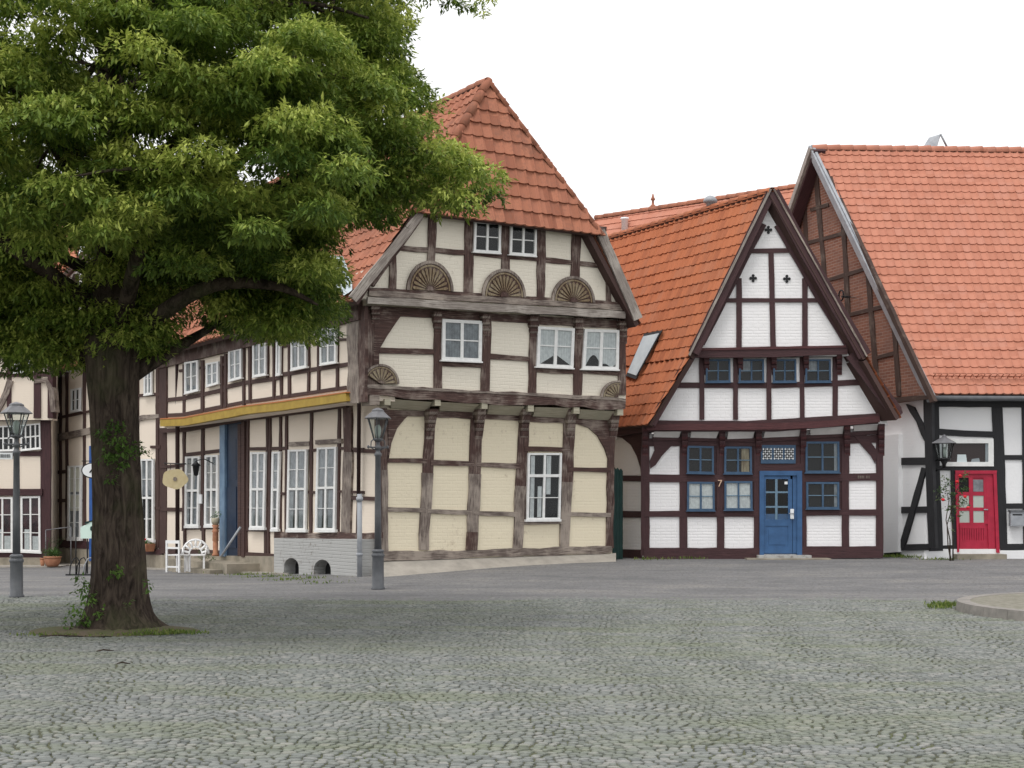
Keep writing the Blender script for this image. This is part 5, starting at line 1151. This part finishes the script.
# shoots on the trunk
sh = [(118,440,.16),(108,455,.14),(125,450,.14),(105,432,.12),(135,446,.12),(144,452,.09),(120,462,.12),(112,478,.08),(84,588,.14),(90,600,.11),(80,578,.10),(112,572,.10),(118,568,.07),(75,610,.12),(70,622,.10),(82,618,.12),(128,602,.05),(152,588,.05),(148,582,.06),(100,612,.08),(115,425,.12)]
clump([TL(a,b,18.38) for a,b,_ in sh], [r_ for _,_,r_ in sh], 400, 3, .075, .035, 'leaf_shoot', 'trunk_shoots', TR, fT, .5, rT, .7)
# soil ring
M['soil'] = noisy('root soil', (.13,.10,.07), (.10,.11,.045), 3, .95, .6, .03)
mb = MB(); rings = []
for rr_, zz in ((.80,.018),(.7,.04),(.55,.06),(.3,.07)): rings.append(mb.add([(rr_*1.35*math.cos(t)*(1+.05*math.sin(5*t)), rr_*.98*math.sin(t)*(1+.06*math.cos(4*t)), zz+random.uniform(-.008,.01)) for t in [2*math.pi*k/48 for k in range(48)]]))
for i in range(3):
    for k in range(48): l = (k+1) % 48; mb.face([rings[i]+k,rings[i]+l,rings[i+1]+l,rings[i+1]+k],'soil',smooth=True)
mb.face([rings[3]+k for k in range(48)],'soil'); o = mb.build('tree_pit', None, T(TX,TY-.1,gz(TX,TY))); o['kind'] = 'structure'
# grass and weeds
def grass(name, spots, label, L=.09):
    Ps=[];Ds=[];Us=[];Ls=[];Ws=[];Ts=[]
    for (x,y,sx,sy,n_,l) in spots:
        px_ = x+rT.normal(0,sx,n_); py_ = y+rT.normal(0,sy,n_); pz = np.array([gz(a,b) for a,b in zip(px_,py_)])+.02
        Ps.append(np.stack([px_,py_,pz],1)); d = norm(np.stack([rT.normal(0,.45,n_),rT.normal(0,.45,n_),np.ones(n_)],1)); Ds.append(d); Us.append(norm(rT.normal(size=(n_,3)))); Ls.append(l*rT.uniform(.5,1.3,n_)); Ws.append(np.full(n_,.014)*rT.uniform(.7,2.2,n_)); Ts.append(rT.random(n_))
    me = leaves_mesh(np.concatenate(Ps),np.concatenate(Ds),np.concatenate(Us),np.concatenate(Ls),np.concatenate(Ws),np.concatenate(Ts),'leaf_grass',name,.05)
    o = bpy.data.objects.new(name, me); COL.objects.link(o); tag(o, label, 'grass', kind='stuff')
sp = [(TX+.75,TY-.5,.25,.13,420,.06),(TX-.3,TY-.75,.4,.1,160,.04),(TX+.45,TY-.7,.2,.08,160,.04)]
a = gpt(950,610); sp += [(a.x+.2-.12*k, a.y+.75-k*.28+.15, .10,.14,90,.08) for k in range(4)]
for px, py, n_ in ((725,559,60),(765,558,140),(800,558,120),(845,559,160),(870,558,220),(890,558,220),(910,559,120),(940,561,90),(650,561,60),(690,560,50)):
    a = gpt(px,py); sp.append((a.x,a.y,.25,.05,n_,.09))
for px, py, n_ in ((232,574,90),(250,576,120),(270,578,120),(290,581,90),(325,584,50),(303,580,70)):
    a = gpt(px,py); sp.append((a.x,a.y,.35,.22,n_,.07))
grass('weeds', sp, 'small grass and weeds growing at wall feet, kerb and tree roots')
# ======================= fallen twigs =======================
for i, (px, py, ln, rz_) in enumerate(((61,640,.52,.02),(123,668,.13,-.1),(105,655,.18,.2))):
    a = gpt(px,py); mb = MB(); mb.tube([(-ln/2,0,.03),(-ln*.1,.02,.045),(ln*.2,-.01,.04),(ln/2,.03,.03)], [.006,.009,.008,.004], 'bark', 6)
    o = mb.build('fallen_twig', None, T(a.x,a.y,a.z+.012,rz_)); tag(o, ['long dark stick lying left of the tree roots','short twig farther from the trunk on the cobbles','small twig nearest the tree roots on the cobbles'][i], 'twig', 'twigs under the tree')
# ======================= street lamps =======================
def make_lamp(mtx, label):
    t = thing('street_lamp', label, 'street lamp', mtx, 'old-style street lamps')
    mb = MB(); mb.lathe([(.135,0),(.135,.04),(.115,.07),(.11,.62),(.12,.64),(.13,.66),(.12,.69),(.10,.72),(.125,.74),(.09,.78)], 'lampgrey', 12); mb.build('base', t)
    mb = MB(); mb.lathe([(.068,.76),(.062,1.5),(.052,2.55),(.07,2.57),(.07,2.61),(.048,2.63),(.04,2.68),(.062,2.70),(.062,2.74),(.036,2.78),(.042,2.86)], 'lampgrey', 12); mb.build('post', t)
    mb = MB(); mb.tube([(-.2,0,2.73),(.2,0,2.73)], .014, 'lampgrey', 6)
    for sx in (-1,1): mb.tube([(sx*.05,0,2.68),(sx*.15,0,2.72),(sx*.14,0,2.84),(sx*.07,0,2.9)], .012, 'lampgrey', 6); mb.lathe([(.005,2.70),(.024,2.72),(.024,2.75),(.005,2.77)], 'lampgrey', 8, (sx*.2,0,0))
    mb.build('ladder_bar', t)
    mb = MB(); mb.lathe([(.06,2.84),(.10,2.87),(.10,2.90)], 'lampgrey', 6)
    for k in range(6):
        a = math.pi*2*k/6; mb.tube([(.09*math.cos(a),.09*math.sin(a),2.89),(.215*math.cos(a),.215*math.sin(a),3.29)], .011, 'lampgrey', 5)
        b = math.pi*2*(k+1)/6; mb.tube([(.215*math.cos(a),.215*math.sin(a),3.29),(.215*math.cos(b),.215*math.sin(b),3.29)], .014, 'lampgrey', 5)
    cg_ = mb.build('lantern', t)
    mb = MB(); r0_ = [mb.add([(r_*math.cos(2*math.pi*k/6), r_*math.sin(2*math.pi*k/6), z) for k in range(6)]) for r_, z in ((.088,2.9),(.21,3.285))]
    for k in range(6): l = (k+1) % 6; mb.face([r0_[0]+k,r0_[0]+l,r0_[1]+l,r0_[1]+k],'glass')
    mb.build('pane', cg_)
    mb = MB(); mb.lathe([(.03,2.9),(.045,2.95),(.06,3.05),(.055,3.12),(.03,3.16)], 'frost', 12); mb.build('bulb', cg_)
    mb = MB(); mb.lathe([(.272,3.275),(.277,3.29),(.16,3.385),(.13,3.41),(.125,3.44),(.085,3.465),(.02,3.485)], 'lampcap', 6, smooth=False); mb.build('lamp_hood', t)
    return t
pA = gpt(16.5,598); pB = gpt(378,590)
print('lamps', pA, pB)
l1 = make_lamp(T(pA.x,pA.y,pA.z,.2), 'grey street lamp at the left edge, in front of the shop windows'); l2 = copy_tree(l1, T(pB.x,pB.y,pB.z,.5), 'grey street lamp before the corner of the big cream house')
# street name plate on the left lamp
mb = MB(); mb.box(-.16,.16,-.012,.012,-.06,.06,'signwhite'); z0 = EYE+(HY-456)/FPX*pA.y
o = mb.build('street_sign', None, T(pA.x-.22,pA.y-.02,z0)); tag(o, 'small pale sign plate fixed to the left street lamp', 'sign')
mb = MB(); rs = random.Random(4)
x = -.13
while x < .12:
    ww = rs.uniform(.008,.018); mb.box(x,x+ww,-.016,-.012,-.03,.03,'lampgrey'); x += ww+rs.uniform(.006,.012)
mb.build('lettering', o, WORLD[o.name])
# ======================= wall lantern by the red door =======================
p = FR.world(944,470,.45); wl = thing('wall_lantern', 'black carriage lantern on a bracket left of the red door', 'lantern', FR.frame.to_3x3().to_4x4()); wl.matrix_basis = Matrix.Translation(FR.world(944.2,437,.5)) @ FR.frame.to_3x3().to_4x4(); WORLD[wl.name] = wl.matrix_basis
mb = MB(); mb.lathe([(.31,-.155),(.30,-.14),(.06,.0),(.05,.03),(.015,.06)][::1], 'lampcap', 6, smooth=False); mb.build('lamp_hood', wl)
mb = MB()
for k in range(6): a = math.pi*2*k/6; mb.tube([(.24*math.cos(a),.24*math.sin(a),-.16),(.15*math.cos(a),.15*math.sin(a),-.52)], .013, 'blackmetal', 5)
mb.lathe([(.17,-.56),(.17,-.52),(.02,-.50)], 'blackmetal', 6); mb.lathe([(.04,-.75),(.05,-.66),(.12,-.56)], 'blackmetal', 8); mb.build('lantern', wl)
mb = MB(); mb.lathe([(.05,-.5),(.06,-.35),(.03,-.25)], 'frost', 10); mb.build('bulb', wl)
mb = MB(); r0_ = [mb.add([(r_*math.cos(2*math.pi*k/6), r_*math.sin(2*math.pi*k/6), z) for k in range(6)]) for r_, z in ((.148,-.52),(.235,-.17))]
for k in range(6): l = (k+1) % 6; mb.face([r0_[0]+k,r0_[0]+l,r0_[1]+l,r0_[1]+k],'glass')
mb.build('pane', wl)
mb = MB(); mb.tube([(-.2,.42,-.45),(-.2,.42,-.95)], .03, 'blackmetal', 6); mb.tube([(-.2,.42,-.85),(-.15,.2,-.82),(0,0,-.74)], .02, 'blackmetal', 6); mb.tube([(-.2,.42,-.6),(-.1,.2,-.55),(0,0,-.6)], .016, 'blackmetal', 6); mb.build('bracket', wl)
# ======================= letterbox =======================
a = FR.world(1016.5,518.5,.12); mb = MB(); mb.box(-.17,.17,-.06,.06,-.19,.17,'alu'); mb.box(-.19,.19,-.09,.07,.17,.21,'lampgrey'); mb.box(-.12,.12,-.066,-.06,.08,.11,'dark'); mb.box(-.15,.15,-.066,-.06,-.16,.04,'alu')
o = mb.build('letterbox', None, Matrix.Translation(a) @ FR.frame.to_3x3().to_4x4()); tag(o, 'grey metal letterbox on the wall right of the red door', 'letterbox')
# ======================= rose =======================
a = gpt(951,561); ro = thing('climbing_rose', 'climbing rose with a few red blooms trained up beside the red door', 'rose', T(a.x,a.y-.1,a.z))
mb = MB(); Y0 = a.y-.12
def rp2(px,py,dy=0): p_ = Wp(px,py,Y0+dy); return (p_.x-a.x, p_.y-(a.y-.1), p_.z-a.z)
for st in ([(950,561),(950,540),(946,520),(949,500),(945,485)],[(953,561),(953,535),(951,510),(957,490),(964,478)],[(951,561),(948,545),(947,525),(953,505),(960,495)]): mb.tube([rp2(*p_) for p_ in st], [.018,.015,.012,.009,.006], 'bark', 6)
mb.build('stems', ro, WORLD[ro.name])
cl_ = [(943,488,.13),(948,482,.12),(941,497,.11),(951,495,.13),(955,505,.13),(949,508,.11),(962,480,.12),(966,474,.10),(959,490,.12),(966,488,.09),(945,478,.10),(962,500,.12),(957,512,.09),(950,518,.09),(938,490,.08),(968,503,.07),(951,530,.06)]
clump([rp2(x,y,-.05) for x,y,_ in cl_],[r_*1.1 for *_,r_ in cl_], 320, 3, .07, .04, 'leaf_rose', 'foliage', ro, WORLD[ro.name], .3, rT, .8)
mb = MB()
for x, y in ((957,482),(965,497),(943,500),(968,508),(960,476)): p_ = rp2(x,y,-.22); mb.lathe([(.01,-.03),(.04,-.01),(.045,.02),(.02,.04)], 'roseflower', 8, p_)
mb.build('blooms', ro, WORLD[ro.name])
# ======================= green gate =======================
a = gpt(615,559); gt = thing('garden_gate', 'dark green boarded gate leaf in the gap between the cream house and the white house', 'gate', Matrix.Identity(4))
g0 = Wp(612.7,560,35.5); g1 = Wp(623,560,35.9); hgt = (560-467)/FPX*35.6; gt.matrix_basis = T(g0.x,g0.y,g0.z,math.atan2(g1.y-g0.y,g1.x-g0.x)); WORLD[gt.name] = gt.matrix_basis.copy(); Wg = (g1-g0).length
for k in range(3):
    mb = MB(); x0 = k*Wg/3+.006; x1 = (k+1)*Wg/3-.006; hm = hgt-.02*k; mb.prism([(x0,0,0),(x1,0,0),(x1,0,hm-.06),((x0+x1)/2,0,hm),(x0,0,hm-.06)], [(x0,.03,0),(x1,.03,0),(x1,.03,hm-.06),((x0+x1)/2,.03,hm),(x0,.03,hm-.06)], 'darkgreen'); mb.build('board', gt)
mb = MB(); mb.box(0,Wg,.031,.07,.3,.4,'darkgreen'); mb.box(0,Wg,.031,.07,1.6,1.7,'darkgreen'); mb.build('rail', gt)
# ======================= shop signs =======================
a = FL.world(175,479,.9); so = thing('hanging_sign', 'yellow cloud-shaped hanging sign with a small dark emblem', 'sign', T(a.x,a.y,a.z,.25))
mb = MB(); n_ = 40; f = []
for k in range(n_): t = 2*math.pi*k/n_; r_ = 1+.05*math.cos(5*t+.5); f.append((.345*r_*math.cos(t), -.015, .275*r_*math.sin(t)))
mb.prism(f, [(x,y+.03,z) for x,y,z in f], 'signyellow'); mb.build('board', so)
mb = MB(); 
for k in range(6): t = k*math.pi/3; mb.lathe([(.02,-.001),(.02,.001)], 'wood_worn', 6, (0,0,0)) if False else None
f = [(.05*math.cos(t)*(1.25 if i%2 else .9), -.03, .055*math.sin(t)*(1.25 if i%2 else .9)) for i, t in enumerate([2*math.pi*k/14 for k in range(14)])]; mb.prism(f, [(x,-.014,z) for x,_,z in f], 'wood_worn'); mb.build('emblem', so)
mb = MB(); e = FL.world(164,463,.05); iv = WORLD[so.name].inverted(); s_ = iv @ e; mb.tube([s_, (0.1,0,.42), (.3,-.05,.42)], .018, 'blackmetal', 6); mb.tube([(-.12,0,.42),(-.12,0,.26)], .01, 'blackmetal', 5); mb.tube([(.12,0,.42),(.12,0,.26)], .01, 'blackmetal', 5); mb.build('bracket', so)
a = FC.world(93,470.5,.7); so = thing('hanging_sign', 'white oval sign in a black ring on a bracket over the blue doorway', 'sign', T(a.x,a.y,a.z,.1))
mb = MB(); f = [(.33*math.cos(t),-.02,.22*math.sin(t)) for t in [2*math.pi*k/28 for k in range(28)]]; mb.prism(f, [(x,.02,z) for x,_,z in f], 'signwhite'); mb.build('board', so)
mb = MB(); P_ = [(.345*math.cos(t),0,.235*math.sin(t)) for t in [2*math.pi*k/28 for k in range(29)]]; mb.tube(P_, .022, 'blackmetal', 6, cap=False); mb.tube([(.3,0,.3),(-.35,0,.3)], .014, 'blackmetal', 5); mb.build('ring', so)
mb = MB(); mb.prism([(-.12,-.03,-.06),(-.08,-.03,-.08),(.06,-.03,.10),(.02,-.03,.12)], [(-.12,-.02,-.06),(-.08,-.02,-.08),(.06,-.02,.10),(.02,-.02,.12)], 'blackmetal'); mb.build('emblem', so)
a = gpt(88,574); so = thing('pavement_sign', 'pale mint sign board with dark green emblem, half behind the tree trunk', 'sign', T(a.x,a.y,a.z,0)); zc = EYE+(HY-530)/FPX*a.y-a.z; s1 = a.y/FPX
mb = MB(); f = [(x*s1,-.02,zc+z*s1) for x,z in ((-7,-8.5),(10,-8.5),(10,8),(6,9),(1,8.5),(-1,5.5),(-4,4.5),(-7,3),(-7.5,0))]; mb.prism(f, [(x,.02,z) for x,_,z in f], 'signmint'); mb.build('board', so)
mb = MB(); f = [(x*s1,-.035,zc+z*s1) for x,z in ((-3,8),(2,9.2),(6,9.8),(8,9),(3,8.2),(-2,5.6))]; mb.prism(f, [(x,-.02,z) for x,_,z in f], 'darkgreen'); f = [((4+1.6*math.cos(t))*s1,-.035,zc+(1.5+2.4*math.sin(t))*s1) for t in [2*math.pi*k/10 for k in range(10)]]; mb.prism(f, [(x,-.02,z) for x,_,z in f], 'darkgreen'); mb.build('emblem', so)
mb = MB(); mb.box(-.03,.0,-.015,.015,0,zc-.15,'blackmetal'); mb.box(.2,.23,-.015,.015,0,zc-.15,'blackmetal'); mb.build('post', so)
# bike rack
a = gpt(80,576); br = thing('bicycle_rack', 'low dark metal bicycle rack standing left of the tree trunk', 'bicycle rack', T(a.x,a.y,a.z,0))
mb = MB(); mb.tube([(-.35,0,.03),(.5,0,.03)], .02, 'blackmetal', 6); mb.tube([(-.1,0,0),(-.1,0,1.2)], .015, 'blackmetal', 6); mb.build('rail', br)
for k in range(5):
    mb = MB(); x = -.25+k*.17; mb.tube([(x,0,.03),(x+.02,-.02,.25),(x+.10,0,.42),(x+.17,.02,.45),(x+.24,0,.35),(x+.22,0,.03)], .015, 'blackmetal' if k < 2 else 'alu', 6); mb.build('hoop', br)
# ======================= pots and flowers =======================
def pot(px, py, wpx, hpx, label, m='terracotta', group=None, plant=None, pr=.2, name='potted_plant', ph=.25, prof=None):
    a = gpt(px, py); s1 = a.y/FPX; r_ = wpx/2*s1; h = hpx*s1; t = thing(name, label, 'plant pot', T(a.x,a.y,a.z+.05), group)
    mb = MB(); mb.lathe(prof(r_,h) if prof else [(r_*.62,0),(r_*.8,h*.25),(r_*.97,h*.7),(r_*.96,h*.88),(r_*1.04,h*.88),(r_*1.04,h),(r_*.9,h)], m, 18); mb.build('pot', t)
    if plant: 
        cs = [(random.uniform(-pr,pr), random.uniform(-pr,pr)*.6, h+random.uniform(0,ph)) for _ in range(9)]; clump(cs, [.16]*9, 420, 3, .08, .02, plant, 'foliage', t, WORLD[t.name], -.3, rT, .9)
    return t, a, r_, h
t, a, r_, h = pot(52.5,568,17,10,'large round terracotta pot with a bushy green plant beside the shop corner', plant='leaf_pot', pr=.2, ph=.22)
mb = MB(); 
for k in range(7): mb.tube([(random.uniform(-.1,.1),0,h),(random.uniform(-.25,.3),0,h+.4),(random.uniform(-.4,.45),0,h+.62)], [.008,.006,.003], 'leaf_pot', 5)
mb.build('stems', t)
mb = MB(); mb.tube([(-.36,.1,0),(-.36,.1,1.15)], .016, 'lampcap', 6); mb.tube([(-.36,.1,1.15),(.45,.1,1.25)], .016, 'lampcap', 6); mb.tube([(.45,.1,1.25),(.45,.1,0)], .016, 'lampcap', 6)
rl_ = mb.build('handrail', None, WORLD[t.name] @ Matrix.Translation((0,.35,0))); tag(rl_, 'thin pale metal rail behind the large terracotta pot', 'rail')
pot(42.5,567.5,5,8,'small dark terracotta pot squeezed left of the large round pot')
# flower box by tall window
a = FC.world(146,548,.25); fb = thing('flower_box', 'terracotta flower box with red flowers under the window right of the trunk', 'flower box', Matrix.Translation(a) @ FC.frame.to_3x3().to_4x4())
mb = MB(); mb.prism([(-.3,-.13,-.1),(.3,-.13,-.1),(.36,-.15,.13),(-.36,-.15,.13)], [(-.3,.13,-.1),(.3,.13,-.1),(.36,.15,.13),(-.36,.15,.13)], 'terracotta'); mb.build('box', fb)
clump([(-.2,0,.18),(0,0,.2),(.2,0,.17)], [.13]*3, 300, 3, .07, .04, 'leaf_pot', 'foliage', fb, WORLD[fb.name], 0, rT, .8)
mb = MB()
for x, z in ((-.2,.32),(-.12,.36),(-.25,.27),(-.08,.29),(.15,.26)): mb.lathe([(.02,-.03),(.05,0),(.03,.035)], 'roseflower', 8, (x,-.1,z))
mb.build('blooms', fb)
# planters by the blue doorway
def colprof(r_,h): return [(r_*.9,0),(r_*.9,h*.05),(r_*.65,h*.1),(r_*.7,h*.42),(r_*.62,h*.45),(r_*.8,h*.5),(r_*.72,h*.75),(r_*.9,h*.8),(r_*.7,h*.84),(r_*.62,h*.9),(r_*1.0,h),(r_*.8,h)]
st_z = lambda: None
def pot_step(px, py, wpx, hpx, label, off, **k):
    a = FL.world(px, py, off); return a
a = FL.world(215.5,556,.35); s1 = a.y/FPX
t = thing('plant_column', 'tall turned terracotta column carrying a pale pot with a green plant, left of the deep blue doorway', 'planter', T(a.x,a.y,a.z)); mb = MB(); mb.lathe(colprof(3.9*s1, 31*s1), 'terracotta', 14); mb.build('column', t)
mb = MB(); hh = 31*s1; mb.lathe([(.07,hh),(.11,hh+.08),(.115,hh+.17),(.10,hh+.19)], 'coving', 14); mb.build('pot', t)
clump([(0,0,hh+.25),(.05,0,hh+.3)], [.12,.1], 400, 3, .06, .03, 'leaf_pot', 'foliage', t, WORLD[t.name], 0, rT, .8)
a = gpt(213,573.5); s1 = a.y/FPX; t = thing('potted_plant', 'small square stone-coloured pot on the pavement below the terracotta column', 'plant pot', T(a.x,a.y,a.z+.05)); mb = MB(); mb.prism([(-.06,-.06,0),(.06,-.06,0),(.09,-.09,.22),(-.09,-.09,.22)], [(-.06,.06,0),(.06,.06,0),(.09,.09,.22),(-.09,.09,.22)], 'stone'); mb.build('pot', t); clump([(0,0,.24)], [.08], 300, 3, .05, .02, 'leaf_pot', 'foliage', t, WORLD[t.name], 0, rT, .8)
a = FL.world(207,566,.7); t = thing('potted_plant', 'straggly grey-green plant in a low pot between the white chairs and the terracotta column', 'plant pot', T(a.x,a.y,a.z)); mb = MB(); mb.lathe([(.10,-.1),(.14,.1),(.15,.12),(.12,.12)], 'terracotta', 14); mb.build('pot', t)
clump([(random.uniform(-.18,.18),0,random.uniform(.2,.55)) for _ in range(8)], [.13]*8, 260, 3, .06, .025, 'leaf_rose', 'foliage', t, WORLD[t.name], 0, rT, .9)
# ======================= white chairs =======================
def cyl(mb, a, b, r_=.018, m='plastic'): mb.tube([a, b], r_, m, 6)
a = gpt(178,574); s = thing('garden_chair', 'white folding garden chair with slatted seat, nearest the yellow hanging sign', 'chair', T(a.x,a.y,a.z+.05,-.45))
for x, y, h in ((-.2,-.2,.82),(.2,-.2,.82),(-.2,.22,.45),(.2,.22,.45)):
    mb = MB(); mb.box(x-.022,x+.022,y-.022,y+.022,0,h,'plastic'); mb.build('leg', s)
mb = MB(); 
for k in range(5): mb.box(-.22,.22,-.2+k*.09,-.13+k*.09,.43,.455,'plastic')
mb.build('seat', s)
for z0, z1, nm in ((.74,.82,'backrest'),(.60,.65,'backrest'),(.12,.16,'crossbar')): mb = MB(); mb.box(-.18,.18,-.215,-.19,z0,z1,'plastic'); mb.build(nm, s)
a = gpt(195,573.5); s = thing('garden_chair', 'white garden chair with a rounded openwork back, right of the folding chair', 'chair', T(a.x,a.y,a.z+.05,.15))
for x, y in ((-.24,-.2),(.24,-.2),(-.22,.22),(.22,.22)):
    mb = MB(); mb.box(x-.025,x+.025,y-.025,y+.025,0,.42,'plastic'); mb.build('leg', s)
mb = MB(); mb.box(-.27,.27,-.25,.25,.42,.45,'plastic'); mb.build('seat', s)
mb = MB(); P_ = [(.34*math.cos(t),.24,.45+.38*math.sin(t)) for t in [math.pi*k/12 for k in range(13)]]; mb.tube(P_, .03, 'plastic', 6)
P_ = [(.17*math.cos(t),.24,.45+.19*math.sin(t)) for t in [math.pi*k/8 for k in range(9)]]; mb.tube(P_, .022, 'plastic', 6)
for k in range(7): t = math.pi*(k+.5)/7; mb.tube([(.17*math.cos(t),.24,.45+.19*math.sin(t)),(.34*math.cos(t),.24,.45+.38*math.sin(t))], .03, 'plastic', 6)
for sx in (-1,1): mb.tube([(sx*.3,.24,.62),(sx*.3,-.2,.62),(sx*.28,-.2,.42)], .022, 'plastic', 6)
mb.build('backrest', s)
# small wall notice between street windows
mb = MB(); a = FL.world(200.5,499,.1); mb.box(-.09,.09,-.02,.02,-.13,.13,'signwhite'); o = mb.build('notice_box', None, Matrix.Translation(a) @ FL.frame.to_3x3().to_4x4()); tag(o, 'small white box on the wall between two tall windows left of the deep blue doorway', 'box')
mb = MB(); a = FL.world(196,468,.5); t = thing('wall_lantern', 'small black lantern on the street wall above the white chairs', 'lantern', Matrix.Translation(a) @ FL.frame.to_3x3().to_4x4())
mb.lathe([(.03,-.22),(.07,-.18),(.10,.05),(.14,.07),(.04,.17),(.01,.2)], 'blackmetal', 8); mb.build('lantern', t); mb = MB(); mb.tube([(0,0,.2),(.1,.2,.25),(.15,.5,.1)], .014, 'blackmetal', 5); mb.build('bracket', t)
